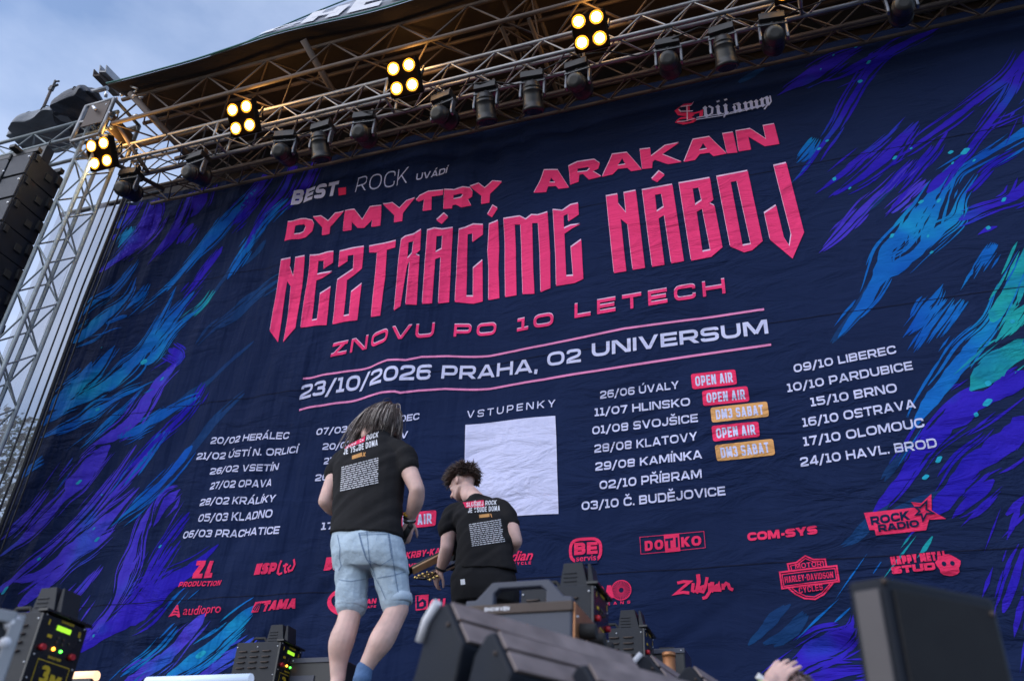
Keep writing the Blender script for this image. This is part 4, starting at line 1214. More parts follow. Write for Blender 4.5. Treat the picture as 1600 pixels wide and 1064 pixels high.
# ---- canopy: arched tarpaulin roof with a lettered fascia
def roof_low(X):
    u = X + 2.9
    return 9.27 + .05 * math.sin(X * 1.9) * 0.6 + .04 * noise.noise(Vector((X * .8, 0, 2)))
def roof_top(X):
    return 9.27 + max(0, .62 * (1 - ((X + 2.6) / 4.1) ** 2)) if abs(X + 2.6) < 4.1 else 9.27
def canopy():
    root = empty('stage_canopy', (-2.9, 5.9, 9.27 + E), 'dark arched tarpaulin canopy with a lettered pale fascia over the stage', 'canopy')
    off = Vector((-2.9, 5.9, 9.27 + E))
    mb = MB(); xs = [-8.35 + i * .2 for i in range(70)]; ys = [5.9, 6.4, 7.0, 7.7, 8.5, 9.5, 11, 12.8]
    vs = []
    for x in xs:
        for j, y in enumerate(ys):
            z = roof_low(x) + (0 if j == 0 else .16 + .10 * math.sin(x * 2.3 + j) * .4 + .25 * sst(0, 7, j))
            z -= 1.1 * sst(9.5, 12.8, y)
            vs.append(Vector((x, y, z + E)) - off)
    n = len(ys)
    mb.add(vs, [(i * n + j, i * n + j + 1, (i + 1) * n + j + 1, (i + 1) * n + j) for i in range(len(xs) - 1) for j in range(n - 1)], 0, True)
    s = mb.build('tarpaulin', M['roof'], root); sd = s.modifiers.new('thick', 'SOLIDIFY'); sd.thickness = .02
    # fascia
    f = MB(); xs2 = [-6.7 + i * .1 for i in range(83)]
    vs = []
    for x in xs2:
        a, b = roof_low(x) + .035, max(roof_top(x), roof_low(x) + .04)
        vs += [Vector((x, 5.885, a + E)) - off, Vector((x, 5.93 + .1 * (b - a), b + E)) - off]
    f.add(vs, [(2 * i, 2 * i + 2, 2 * i + 3, 2 * i + 1) for i in range(len(xs2) - 1)], 0, True)
    fo = f.build('fascia', M['fascia'], root); sd = fo.modifiers.new('thick', 'SOLIDIFY'); sd.thickness = .012; sd.offset = 0
    h = MB(); h.path([Vector((x, 5.87, roof_low(x) + .012 + E)) - off for x in xs], .013, 6); h.build('hem', M['teal'], root)
    t = MB(); t.path([Vector((x, 5.93, max(roof_top(x), roof_low(x) + .04) + E)) - off for x in xs2], .010, 6); t.build('hem', M['teal'], root)
    # white slanted letters on the fascia, as far as they show
    lt = MB()
    x = -6.02
    for ch, k in (('C', .62), ('H', .62), ('E', .58), ('S', .6)):
        w, ps = glyph(ch, .24, k / .95)
        zc = lambda X: roof_low(X) + .08
        hh = max(.12, roof_top(x + .3) - roof_low(x + .3) - .14)
        for q, l in ps:
            pts = []
            for u, v in q:
                X = x + u * .80 + v * .12; zz = zc(X) + v * hh
                pts.append(Vector((X, 5.868 + .045 * v - .001 * l, zz + E)) - off)
            lt.add(pts, [tuple(range(len(pts)))], 0)
        x += w * .80 + .12
    lt.build('fascia_lettering', M['letter_white'], root)
    # black back drape behind the trusses, over the banner top
    return root
canopy()
mb = MB(); mb.box((-2.9, 7.86, 8.9 + E), (12.9, .04, .9)); tag(mb.build('black_drape', M['roof']), 'dark cloth drape closing the gap above the banner top', 'drape')

# ---- tower, outrigger
truss('tower_truss', (-8.80, 6.2, .02), (-8.80, 6.2, 9.02 + E), X3, Y3, .31, .35, .36, M['galv'], 'upright aluminium truss tower at the left end of the stage roof', cat='truss', rc=.027, rw=.012)
truss('outrigger_truss', (-12.4, 6.2, 8.76 + E), (-8.35, 6.2, 8.76 + E), Y3, Z3, .35, .31, .38, M['galv'], 'short aluminium truss reaching out over the hung loudspeakers', rc=.026, rw=.012)
def tower_head():
    root = empty('tower_head_block', (-8.5, 6.35, 8.6 + E), 'steel sleeve block with clamps where tower and roof trusses meet', 'truss block')
    mb = MB(); c = Vector((-8.65, 6.375, 8.9 + E)) - Vector((-8.5, 6.35, 8.6 + E))
    for sx in (-1, 1):
        for sy in (-1, 1): mb.tube(c + Vector((sx * .24, sy * .26, -.33)), c + Vector((sx * .24, sy * .26, .35)), .03)
    for z in (-.33, .02, .35):
        for sx in (-1, 1): mb.tube(c + Vector((sx * .24, -.26, z)), c + Vector((sx * .24, .26, z)), .025)
        for sy in (-1, 1): mb.tube(c + Vector((-.24, sy * .26, z)), c + Vector((.24, sy * .26, z)), .025)
    mb.build('frame', M['alu'], root)
    p = MB(); p.box(c + Vector((.05, -.29, .08)), (.36, .015, .42)); p.box(c + Vector((.27, 0, -.05)), (.015, .4, .3)); p.build('plate', M['alu_dull'], root, bevel=.004)
    k = MB(); rr = random.Random(2)
    for i in range(16):
        a = c + Vector((rr.uniform(-.1, .75), -.3 + rr.uniform(-.05, .1), rr.uniform(-.1, .45)))
        k.tube(a, a + Vector((rr.uniform(-.12, .12), rr.uniform(-.05, .05), rr.uniform(-.10, .10))), rr.uniform(.012, .03), n=7)
    k.build('clamp', M['bolt'], root)
    b = MB(); b.tube(Vector((.15, -.1, .28)), Vector((.62, .25, -.42)), .03); b.tube(Vector((.15, -.1, -.35)), Vector((.62, .6, -.42)), .03); b.build('brace', M['alu_dull'], root)
    return root
tower_head()
def hoist_beam():
    root = empty('roof_beam', at(165, 135, 6.1), 'pair of steel channel beams poking over the roof corner beside a black bundle', 'beam')
    o = at(165, 135, 6.1)
    for k, (a, b) in enumerate(((at(150, 118, 6.0), at(182, 150, 6.5)), (at(160, 112, 6.0), at(190, 142, 6.5)))):
        d = (b - a).normalized(); mb = MB()
        q = d.to_track_quat('Y', 'Z').to_matrix()
        L = (b - a).length
        mb.box((a + b) / 2 - o, (.10, L, .02), q); mb.box((a + b) / 2 - o + q @ Vector((-.045, 0, .05)), (.012, L, .1), q); mb.box((a + b) / 2 - o + q @ Vector((.045, 0, .05)), (.012, L, .1), q)
        mb.build('channel', M['alu'] if k else M['alu_dull'], root)
    return root
hoist_beam()
mb = MB(); a, b = at(110, 153, 6.15), at(160, 140, 6.15); mb.tube(a, b + (b - a) * .15, .035)
tag(mb.build('scaffold_pole', M['alu']), 'short bright scaffold tube crossing above the tower head', 'pole')

# ---- covers and bits on top of the outrigger
def lump(name, c, size, m, label, seed, cat='tarpaulin', rz=0):
    mb = MB(); seg, ring = 96, 22; rings = []
    for i in range(ring + 1):
        v = i / ring                                  # 0 at the hem, 1 on top
        sh = (1 - v ** 4.5) ** .5 * (1.12 - .22 * v) if v < 1 else .02
        row = []
        for j in range(seg):
            ph = 2 * math.pi * j / seg
            fold = (.075 * math.sin(ph * 7 + seed + 1.2 * math.sin(v * 2 + seed)) + .04 * math.sin(ph * 13 + 2 * seed)) * (1 - v) ** .7
            f = sh * (1 + fold + .10 * noise.noise(Vector((math.cos(ph) * 1.3, math.sin(ph) * 1.3, v * 1.5 + seed))))
            q = lambda t: math.copysign(abs(t) ** .6, t)
            top = .16 * noise.noise(Vector((math.cos(ph) * 1.6 + seed, math.sin(ph) * 1.6, 5))) * v + .10 * math.sin(2.2 * math.cos(ph) + seed) * v
            row.append(Matrix.Rotation(rz, 3, 'Y') @ Vector((q(math.cos(ph)) * size[0] * f, q(math.sin(ph)) * size[1] * f, (v * 2 - 1) * size[2] + top * size[2] * 1.5 + (.05 * math.sin(ph * 7 + seed) if i == 0 else 0) * size[2] * 2)))
        rings.append(row)
    mb.loft(rings)
    o = mb.build(name, m, loc=c); tag(o, label, cat)
    st = MB()                                     # tie-down straps
    for k in (-.35, .3):
        ring_ = []
        for j in range(25):
            t = 2 * math.pi * j / 24; ring_.append(Matrix.Rotation(rz, 3, 'Y') @ Vector((k * size[0] + .02 * math.sin(t * 3), size[1] * .93 * math.cos(t), size[2] * .93 * math.sin(t))))
        st.path(ring_, .009, 6)
    st.build('strap', M['cable'], o)
    return o
lump('draped_cover', at(75, 196, 6.35), (.44, .30, .20), M['tarp'], 'grey blue tarpaulin draped over gear on the outrigger truss', 3.3, rz=-.15)
lump('draped_cover', at(125, 166, 6.3), (.31, .28, .22), M['tarp_dark'], 'dark navy tarpaulin bundle tied at the roof corner', 8.1, rz=-.5)
def clamp_pole():
    b, t = at(71, 163, 6.3), at(80, 140, 6.3)
    root = empty('antenna_pole', b, 'thin pole with a dark clamp head sticking up over the grey cover', 'pole')
    mb = MB(); mb.tube((0, 0, -.25), (t - b), .022); mb.build('pole', M['alu_dull'], root)
    h = MB(); d = t - b; h.box(d + Vector((0, 0, .02)), (.06, .05, .10)); h.tube(d + Vector((-.06, 0, .03)), d + Vector((.1, 0, .07)), .018); h.tube(d + Vector((.02, 0, .05)), d + Vector((0, 0, .19)), .02); h.tube(d + Vector((0, 0, .17)), d + Vector((.09, 0, .15)), .014)
    h.build('clamp', M['black_metal'], root)
clamp_pole()

# ---- hung loudspeaker array
def array():
    first = None; z = 8.10 + E; y = 5.80; tilt = 0
    lab = ['uppermost loudspeaker of the hung array, right under the outrigger truss', 'second loudspeaker from the top of the hung array', 'third loudspeaker from the top of the hung array', 'fourth loudspeaker from the top of the hung array',
           'fifth loudspeaker from the top of the hung array', 'sixth loudspeaker from the top of the hung array', 'seventh loudspeaker from the top of the hung array', 'eighth loudspeaker from the top of the hung array', 'ninth loudspeaker from the top of the hung array', 'tenth loudspeaker from the top of the hung array', 'fourth loudspeaker from the bottom of the hung array', 'third loudspeaker from the bottom of the hung array', 'second loudspeaker from the bottom of the hung array', 'lowest loudspeaker of the hung array']
    for i in range(14):
        if first is None:
            root = first = empty('array_loudspeaker', (0, 0, 0), lab[0], 'loudspeaker', 'loudspeakers hung in the line array')
            W, D, H = 1.25, .50, .385
            mb = MB(); prof = [(0, 0), (D, .006), (D, H - .010), (0, H)]
            mb.prism([(p[0], -p[1]) for p in prof], (-W, 0, 0), (0, 1, 0), (0, 0, 1), (W, 0, 0)); mb.build('cabinet', M['cab'], root, bevel=.006)
            g = MB()
            for x0, x1 in ((-.36, -.012), (-.88, -.40), (-1.238, -.92)):
                g.box(((x0 + x1) / 2, -.012, -H / 2), (x1 - x0, .022, H - .03))
            g.build('grille', M['grille'], root, bevel=.006)
            r = MB(); r.box((-.38, -.03, -.02), (.03, .03, .10)); r.box((-.38, -.03, -H + .03), (.03, .03, .06)); r.box((.012, .30, -H / 2), (.02, .10, .10)); r.box((.012, .06, -.06), (.02, .06, .10)); r.box((.02, D - .04, -.12), (.04, .1, .14)); r.build('rigging_bracket', M['rubber'], root, bevel=.004)
            b = MB(); b.ball((-.03, -.028, -.10), .016); b.ball((-.40, -.02, -.25), .014); b.build('bolt', M['bolt'], root)
            o = root
        else:
            o = copy_tree(first); o['label'] = lab[i]
        o.location = (-9.0, y, z); o.rotation_euler = (tilt, 0, 0)
        z -= .392 * math.cos(tilt); y += .392 * math.sin(tilt)
        tilt += R(.2 + .22 * i)
    # flying frame
    root = empty('flying_frame', (-9.6, 6.05, 8.13 + E), 'steel flying frame with chain motor holding up the loudspeaker array', 'frame')
    mb = MB(); mb.box((0, -.2, .05), (1.2, .07, .07)); mb.box((0, .2, .05), (1.2, .07, .07)); mb.box((.25, 0, .09), (.1, .7, .05)); mb.box((-.3, 0, .09), (.1, .7, .05)); mb.build('bar', M['black_metal'], root, bevel=.005)
    c = MB(); c.tube((.25, .1, .1), (.25, .1, .62), .012); c.box((.25, .1, .33), (.16, .14, .24)); c.build('motor', M['black_metal'], root, bevel=.01)
array()

# ---- side scrim, pipe and cables
def scrim_mat():
    m = bpy.data.materials.new('pale side scrim'); m.use_nodes = True; nt = m.node_tree; p = nt.nodes['Principled BSDF']
    p.inputs['Base Color'].default_value = (.34, .34, .40, 1); p.inputs['Roughness'].default_value = .9
    co = nt.nodes.new('ShaderNodeTexCoord'); n = nt.nodes.new('ShaderNodeTexNoise'); n.inputs['Scale'].default_value = 1.5
    nt.links.new(co.outputs['Object'], n.inputs['Vector'])
    mr = nt.nodes.new('ShaderNodeMapRange'); mr.inputs['To Min'].default_value = .40; mr.inputs['To Max'].default_value = .52
    nt.links.new(n.outputs['Fac'], mr.inputs['Value']); nt.links.new(mr.outputs[0], p.inputs['Alpha'])
    return m
def scrim():
    root = empty('side_scrim', (-9.9, 7.85, 9.2 + E), 'pale translucent mesh scrim hanging beside the banner behind the tower', 'scrim')
    mb = MB(); vs = []; nx, nz = 24, 40
    for j in range(nz + 1):
        for i in range(nx + 1):
            x = -.98 + 1.95 * i / nx; z = -.02 - 8.0 * j / nz
            vs.append((x, .05 * math.sin(x * 9) + .03 * math.sin(x * 21 + z), z))
    mb.add(vs, [(j * (nx + 1) + i, j * (nx + 1) + i + 1, (j + 1) * (nx + 1) + i + 1, (j + 1) * (nx + 1) + i) for j in range(nz) for i in range(nx)], 0, True)
    mb.build('mesh_sheet', scrim_mat(), root)
    p = MB(); p.tube((-1.0, 0, 0), (1.0, 0, 0), .04); p.build('pipe', M['black_metal'], root)
scrim()
for i, (x, y, zt, zb, r, lb) in enumerate(((-8.42, 6.75, 8.9, 0.98, .012, 'thin black cable hanging nearest the tower leg'), (-8.62, 7.0, 9.1, 0.98, .022, 'thicker black cable hanging between tower and banner'),
                                          (-8.74, 7.15, 9.1, 0.98, .010, 'thin black cable next to the thicker one'), (-8.78, 7.25, 9.1, 0.98, .009, 'thin black cable nearest the banner edge'), (-8.40, 6.62, 8.7, 0.98, .010, 'thin black cable close along the rear tower leg'))):
    mb = MB(); mb.path([(x, y, zt + E), (x - .03, y, 6.5 + E), (x + .02, y, 4 + E), (x, y, zb + E)], r, 6)
    tag(mb.build('hanging_cable', M['cable']), lb, 'cable', 'cables hanging beside the tower')

# ---- trees behind the stage
def tree(cx, cy, h, cr, seed, label):
    root = empty('tree', (cx, cy, 0), label, 'tree', 'trees behind the stage')
    rr = random.Random(seed); t = MB()
    t.path([(0, 0, 0), (.1, 0, h * .3), (-.1, .1, h * .6), (0, 0, h * .92)], [.28, .22, .14, .03], 8)
    cl = []
    for i in range(26):
        z = h * rr.uniform(.3, .97); rad = cr * (1 - ((z / h - .55) / .55) ** 2) ** .5 if abs(z / h - .55) < .55 else .3
        a = rr.uniform(0, 6.28); q = rad * rr.uniform(.3, 1)
        e = Vector((q * math.cos(a), q * math.sin(a), z)); cl.append(e)
        t.path([(0, 0, z - q * .5), e * .5 + Vector((0, 0, z * .5 - q * .2)), e], [.07, .05, .015], 5)
    t.build('trunk', M['bark'], root)
    c = MB()
    for e in cl:
        R0 = rr.uniform(.7, 1.3) * cr * .32
        for k in range(230):
            d = Vector((rr.gauss(0, 1), rr.gauss(0, 1), rr.gauss(0, .8))) * R0 * .5
            p = e + d; s = rr.uniform(.05, .12)
            n = Vector((rr.uniform(-1, 1), rr.uniform(-1, 1), rr.uniform(-1, 1))).normalized(); u = n.orthogonal().normalized() * s; v = n.cross(u)
            c.add([p - u, p + v * .6, p + u, p - v * .6], [(0, 1, 2, 3)])
    c.build('crown', M['leaf'], root)
tree(-21.5, 15.5, 12.5, 3.0, 4, 'leafy green tree nearest the tower seen behind the scrim')
tree(-25, 19.5, 13.5, 3.6, 9, 'larger leafy tree further left behind the loudspeakers')
tree(-19.8, 17.5, 9.0, 2.6, 14, 'lower leafy tree close to the banner edge behind the scrim')

# ================================================================ lamps on the truss
M['lens_on'] = glow('lit lamp', (1.0, 0.80, 0.42), 24.0)
M['halo_rim'] = glow('reflector glowing as halo', (1.0, 0.36, 0.02), .62)  # amber emission on the ring imitates the halo around each lamp
M['near_black'] = mat('near black matte metal', (0.006, 0.0055, 0.005), .8, 0, .2, 8, spec=.1)  # kept near black so lamp spill hardly shows on the housing
def blinder():
    root = empty('blinder_lamp', (0, 0, 0), 'x', 'stage light', 'four-lamp blinders on the lighting truss')
    rot = Matrix.Rotation(R(38), 3, 'X')       # faces the crowd, tipped down: local -Y is the front
    F = lambda x, y, z: rot @ Vector((x, y, z))
    b = MB()
    b.box(F(0, .03, 0), (.37, .05, .40), rot)
    for x in (-.188, .188): b.box(F(x, .0, 0), (.006, .11, .41), rot)
    b.build('housing', M['near_black'], root, bevel=.004)
    y = MB(); y.path([F(-.20, .02, 0), F(-.205, .16, .12), Vector((-.12, .17, .16)), Vector((.12, .17, .16)), F(.205, .16, .12), F(.20, .02, 0)], .012, 6); y.box((0, .15, .12), (.05, .06, .12)); y.build('yoke', M['black_metal'], root)
    for sx in (-1, 1):
        for sz in (-1, 1):
            l = MB(); c = F(sx * .10, -.03, sz * .115); n = rot @ Vector((0, -1, 0))
            l.tube(c, c + n * .030, .036, .078, n=20, mi=0)
            lo = l.build('reflector', M['halo_rim'], root)
            d = MB(); d.ball(c + n * .032, (.050, .016, .050), 0, 20, 10, rot); d.build('lit_lens', M['lens_on'], lo)
    ld = bpy.data.lights.new('added_truss_spill', 'POINT'); ld.energy = 8; ld.color = (1.0, .52, .13); ld.shadow_soft_size = .16  # added light behind the housing, throws amber spill onto the truss
    lo = bpy.data.objects.new('added_truss_spill', ld); col.objects.link(lo); lo.parent = root; lo.location = (0, .06, .36)
    return root
BL = blinder()
for i, (u, lb) in enumerate(((-1.343, 'lit four-lamp blinder beside the tower, leftmost on the truss'), (-.990, 'lit four-lamp blinder second from the tower'), (-.633, 'lit four-lamp blinder in the middle, above the presenter lettering'),
                             (-.271, 'lit four-lamp blinder above the right band name'), (.072, 'lit four-lamp blinder half out of frame at the top right'))):
    o = BL if i == 0 else copy_tree(BL)
    o.location = (u * 6.2, 6.2, 1.333 * 6.2 + E); o['label'] = lb

M['head_body'] = mat('moving head plastic', (0.012, 0.0115, 0.0125), .42, 0, .2, 8)
M['yoke'] = mat('moving head arm', (0.12, 0.125, 0.14), .28, .5, .2, 8)
def mover(tilt, pan):
    root = empty('moving_head', (0, 0, 0), 'x', 'stage light', 'moving heads hung under the truss')
    rz = Matrix.Rotation(pan, 3, 'Z'); rx = rz @ Matrix.Rotation(tilt, 3, 'X')
    b = MB(); b.box(rz @ Vector((0, 0, -.13)), (.30, .22, .11), rz); b.tube((-.09, 0, -.08), (-.09, 0, 0.02), .016); b.tube((.09, 0, -.08), (.09, 0, 0.02), .016)
    b.build('base', M['head_body'], root, bevel=.015)
    c = MB()
    for sx in (-.09, .09): c.box((sx, 0, .0), (.035, .075, .075)); c.tube((sx, .03, -.02), (sx, .07, .03), .008)
    c.build('clamp', M['alu_dull'], root, bevel=.006)
    y = MB()
    for sx in (-1, 1):
        prof = [(-.035, 0), (.035, 0), (.045, -.20), (.03, -.26), (-.03, -.26), (-.045, -.20)]
        y.prism(prof, rz @ Vector((sx * .155 - .016, 0, -.20)), rz @ Vector((0, 1, 0)), (0, 0, 1), rz @ Vector((.034, 0, 0)))
    y.box(rz @ Vector((0, 0, -.205)), (.345, .10, .045), rz); y.tube((0, 0, -.17), (0, 0, -.21), .06)
    y.build('yoke', M['yoke'], root, bevel=.010)
    h = MB(); o = Vector((0, 0, -.42)); ax = rx @ Vector((0, 0, -1)); u = rx @ Vector((1, 0, 0)); v = rx @ Vector((0, 1, 0))
    rings = []
    for d, r in ((-.17, .05), (-.165, .085), (-.14, .105), (-.10, .115), (-.095, .122), (-.08, .122), (-.075, .116), (-.05, .118), (-.045, .124), (-.03, .124), (-.025, .118), (.04, .122), (.12, .128), (.18, .132), (.185, .140), (.225, .140), (.23, .125), (.232, .112)):
        rings.append([o + ax * d + (u * math.cos(2 * math.pi * k / 24) + v * math.sin(2 * math.pi * k / 24)) * r for k in range(24)])
    h.loft(rings); ho = h.build('head', M['head_body'], root)
    l = MB(); l.tube(o + ax * .233, o + ax * .236, .110, n=24); l.build('lens', M['lens_off'], ho)
    return root
M['lens_off'] = mat('dark lens glass', (.02, .022, .03), .08, 0, .1)
MH = [((205, 275), 1), ((310, 250), 1), ((445, 228), 1), ((505, 205), 0), ((570, 192), 1), ((693, 165), 1), ((760, 150), 0), ((833, 125), 0), ((903, 122), 1), ((1045, 95), 1), ((1130, 65), 0), ((1208, 50), 1), ((1410, 12), 1)]
heads = {0: mover(R(28), 0), 1: mover(R(118), 0)}
seen = {0: 0, 1: 0}
names = ['leftmost moving head, hanging beside the tower', 'moving head second from the tower, left of the second lamp cluster', 'moving head right of the second lamp cluster', 'moving head aimed down, fourth from the tower',
         'moving head left of the middle lamp cluster', 'moving head just right of the middle lamp cluster', 'moving head aimed down, seventh from the tower', 'moving head aimed down, eighth from the tower',
         'moving head left of the fourth lamp cluster', 'moving head right of the fourth lamp cluster', 'moving head aimed down, above the blackletter logo', 'moving head above the gothic logo under the fifth lamp cluster', 'rightmost moving head at the top edge']
for i, ((px, py), k) in enumerate(MH):
    d = ray(px, py); o = heads[k] if seen[k] == 0 else copy_tree(heads[k]); seen[k] = 1
    o.location = (d.x * 6.55, 6.55, 8.245 + E); o.scale = (.88, .88, .88); o.rotation_euler = (0, 0, R([4, -6, 10, -3, 7, -9, 2, 5, -5, 3, -4, 6, 0][i])); o['label'] = names[i]
# power cables looping along the truss
for i in range(7):
    x0 = -8.0 + i * 1.55; rr = random.Random(i)
    pts = [(x0 + 1.4 * t, 6.5 + .06 * math.sin(t * 9 + i), 8.27 - .10 * math.sin(math.pi * t) - .06 * abs(math.sin(3 * math.pi * t + i)) + E) for t in [k / 10 for k in range(11)]]
    mb = MB(); mb.path(pts, .009, 5)
    tag(mb.build('power_cable', M['cable']), 'black power cable looping along the underside of the lighting truss', 'cable', 'power cables looped along the lighting truss')

# ================================================================ machines and cabinets
M['panel'] = mat('glossy black panel', (0.012, 0.011, 0.012), .28, 0, .1, 8)
M['brown_lit_grille'] = mat('grille tinted by bounced light', (0.23, 0.185, 0.18), .55, .1, .25, 14, .4, 160, bdist=.002)  # tan tone is brown light bounced from the ground, put into the colour
M['copper_lit'] = mat('metal tinted by warm light', (0.45, 0.20, 0.09), .4, .6, .15, 10)  # copper hue stands in for warm light falling on bare surfaces
M['blue_grey'] = mat('blue grey painted steel', (0.052, 0.058, 0.085), .45, .1, .12, 6, .1, 200, bdist=.001)
def text_on(mb, s, o, ax, ay, w, h, t=.2, k=.8, gap=.14, lift=None, font=False, slant=0):
    """lettering on a flat panel: o = lower left, ax / ay unit vectors"""
    o, ax, ay = Vector(o), Vector(ax), Vector(ay); n = ax.cross(ay)
    ps, W = text_polys(s, t, k, gap)
    for q, l in ps:
        pts = [o + ax * (u / W * w + v * slant * h) + ay * v * h + n * (.0012 + .00025 * l) for u, v in q]
        mb.add(pts, [tuple(range(len(pts)))])

def fire_machine(name, H=.42):
    W, D = .31, .24            # side with louvres faces the crowd, control panel faces the stage middle
    root = empty(name, (0, 0, 0), 'x', 'stage machine', 'fire machines along the stage')
    b = MB(); b.box((0, 0, H / 2), (W, D, H)); b.build('housing', M['grey_metal'], root, bevel=.004)
    f = MB(); f.box((W / 2 + .006, 0, H / 2 - .004), (.012, D + .012, H - .008)); f.prism([(0, 0), (.05, 0), (.05, .012), (0, .012)], (W / 2 - .02, -D / 2 - .01, H - .002), (1, 0, 0), (0, 0, 1), (0, D + .02, 0))
    fo = f.build('control_panel', M['panel'], root, bevel=.002)
    X = W / 2 + .0125; vs = .64; P = lambda u, v: (X, -D / 2 + u * D, H * (1 - v * vs))
    ax, ay = Vector((0, 1, 0)), Vector((0, 0, 1))
    def plate(nm, u0, u1, v0, v1, m, d=.003):
        mb = MB(); mb.box((X + d / 2, -D / 2 + (u0 + u1) / 2 * D, H * (1 - (v0 + v1) / 2 * vs)), (d, (u1 - u0) * D, (v1 - v0) * H * vs)); return mb.build(nm, m, fo)
    plate('display', .34, .66, .13, .20, M['lcd'])
    for u in (.30, .70):
        mb = MB(); mb.tube((X, -D / 2 + (.14 if u < .5 else .82) * D, H * (1 - .5 * vs)), (X + .018, -D / 2 + (.14 if u < .5 else .82) * D, H * (1 - .5 * vs)), .014, .012, n=14); mb.build('red_knob', M['red_knob'], fo)
    mb = MB(); mb.ball((X + .002, -D / 2 + .40 * D, H * (1 - .47 * vs)), .007); mb.build('amber_light', M['led_amber'], fo)
    mb = MB(); mb.ball((X + .002, -D / 2 + .57 * D, H * (1 - .47 * vs)), .006); mb.build('green_light', M['led_green'], fo)
    k = MB()
    for u, v in ((.44, .30), (.56, .30), (.42, .36), (.56, .37), (.70, .33)): k.tube(P(u, v), Vector(P(u, v)) + Vector((.005, 0, 0)), .006, n=8)
    k.build('button', M['alu_dull'], fo)
    y = MB()
    text_on(y, '3', P(.30, .96), ax, ay, .045, .066, t=.26, k=.6); text_on(y, 'M', P(.52, .96), ax, ay, .062, .040, t=.24, k=.62, gap=.12)
    y2 = MB(); fr = [(.16, .66), (.88, .66), (.88, 1.5), (.16, 1.5)]
    for q in stroke_quads([(-D / 2 + u * D, H * (1 - v * vs)) for u, v in fr], .003, True): y.add([(X + .0012, a, c) for a, c in q], [(0, 1, 2, 3)])
    tri = [(.20, 1.45), (.44, 1.45), (.36, 1.05)]
    y.add([Vector(P(u, v)) + Vector((.0016, 0, 0)) for u, v in tri], [(0, 1, 2)])
    text_on(y, 'SAFETY', P(.40, 1.04), ax, ay, .055, .013, t=.22); text_on(y, 'DISTANCE', P(.38, 1.11), ax, ay, .07, .013, t=.22)
    text_on(y, 'DANGER', P(.40, .075), ax, ay, .07, .010, t=.2); text_on(y, 'I', P(.13, .17), ax, ay, .008, .022); text_on(y, '8', P(.84, .19), ax, ay, .014, .022)
    text_on(y, 'MASTER', P(.34, .61), ax, ay, .07, .010, t=.24, slant=.3); y.box(Vector(P(.24, .315)) + Vector((.001, 0, 0)), (.003, .022, .012))
    y.build('panel_print', M['yellow'], fo)
    # louvres, rivets, socket on the side
    lv = MB()
    for c in range(3):
        for r in range(4):
            x = -W / 2 + .055 + c * .085; z = H - .055 - r * .033
            lv.path([(x - .028, -D / 2 - .001, z), (x - .020, -D / 2 - .009, z - .003), (x + .020, -D / 2 - .009, z - .003), (x + .028, -D / 2 - .001, z)], .004, 6)
    lv.build('louvre', M['alu_dull'], root)
    rv = MB()
    for x in (-.145, 0, .145):
        for z in (H - .03, H - .20): rv.ball((x, -D / 2 - .001, z), .0048, seg=8, ring=5)
    for x, z in ((.07, .09), (.10, .09), (.07, .06), (.10, .06)): rv.ball((x, -D / 2 - .004, z), .007, seg=8, ring=5)
    for u, v in ((.05, .04), (.95, .05), (.05, .62), (.95, .66), (.92, .22), (.05, .95)): rv.ball(Vector(P(u, v)), .004, seg=8, ring=5)
    rv.build('rivet', M['bolt'], root)
    s = MB(); s.box((.085, -D / 2 - .002, .075), (.07, .004, .075)); s.box((-.06, -D / 2 - .002, H - .225), (.18, .003, .002)); s.build('socket_plate', M['panel'], root)
    # chimney hood and handle on top
    h = MB()
    h.prism([(-.05, 0), (.085, 0), (.055, .13), (-.03, .13)], (.035, -.03, H), (1, 0, 0), (0, 0, 1), (0, .12, 0))
    h.prism([(.0, 0), (.035, 0), (.012, .125), (.0, .125)], (.112, -.02, H), (1, 0, 0), (0, 0, 1), (0, .10, 0))
    for r in range(4): h.box((.03 + .005, -.032, H + .03 + r * .018), (.06, .004, .006))
    h.build('chimney_hood', M['grey_metal'], root, bevel=.004)
    hd = MB(); hd.path([(-.12, -.02, H - .005), (-.115, -.02, H + .035), (-.10, -.02, H + .05), (-.03, -.02, H + .05), (-.015, -.02, H + .035), (-.01, -.02, H - .005)], .009, 8); hd.build('carry_handle', M['rubber'], root)
    return root
FM = fire_machine('fire_machine')
FW, FD, FH = .31, .24, .42
def place_machine(o, px, py, Y, label, sc=1.0):
    c = at(px, py, Y)
    o.location = (c.x - FW / 2 * sc, Y + FD / 2 * sc, c.z - FH * sc); o.scale = (sc, sc, sc); o['label'] = label
    return o.location
place_machine(FM, 68, 954, 2.8, 'large black fire machine with green display and yellow 3m warning at the lower left corner')
p2 = place_machine(copy_tree(FM), 438, 1001, 4.86, 'smaller black fire machine with green display on the deck left of the long-haired man')
p3 = place_machine(copy_tree(FM), 924, 912, 3.6, 'fire machine behind the grey handled machine, its hood beside the script logo')
_m = bpy.data.objects['bass_cabinet.001']; _m.location = (p3.x, p3.y, 0); _m.scale = (.8, .8, (p3.z - .001) / (.70 + E))
p4 = place_machine(copy_tree(FM), 1004, 979, 5.2, 'farthest fire machine, grey louvred side below the sun logo')
for _o in (bpy.data.objects['fire_machine.002'], bpy.data.objects['fire_machine.003']):
    for _c in list(_o.children_recursive):
        if _c.name.split('.')[0] in ('display', 'amber_light', 'green_light'): bpy.data.objects.remove(_c)
mb = MB(); mb.box((0, 0, (p4.z - ZS) / 2), (.5, .4, p4.z - ZS - .002)); tag(mb.build('low_riser', M['cab'], loc=(p4.x, p4.y, ZS + .001), bevel=.006), 'small black riser under the farthest fire machine', 'riser')
mb = MB(); mb.box((0, 0, (p2.z - ZS) / 2), (.4, .34, max(.01, p2.z - ZS - .002)))
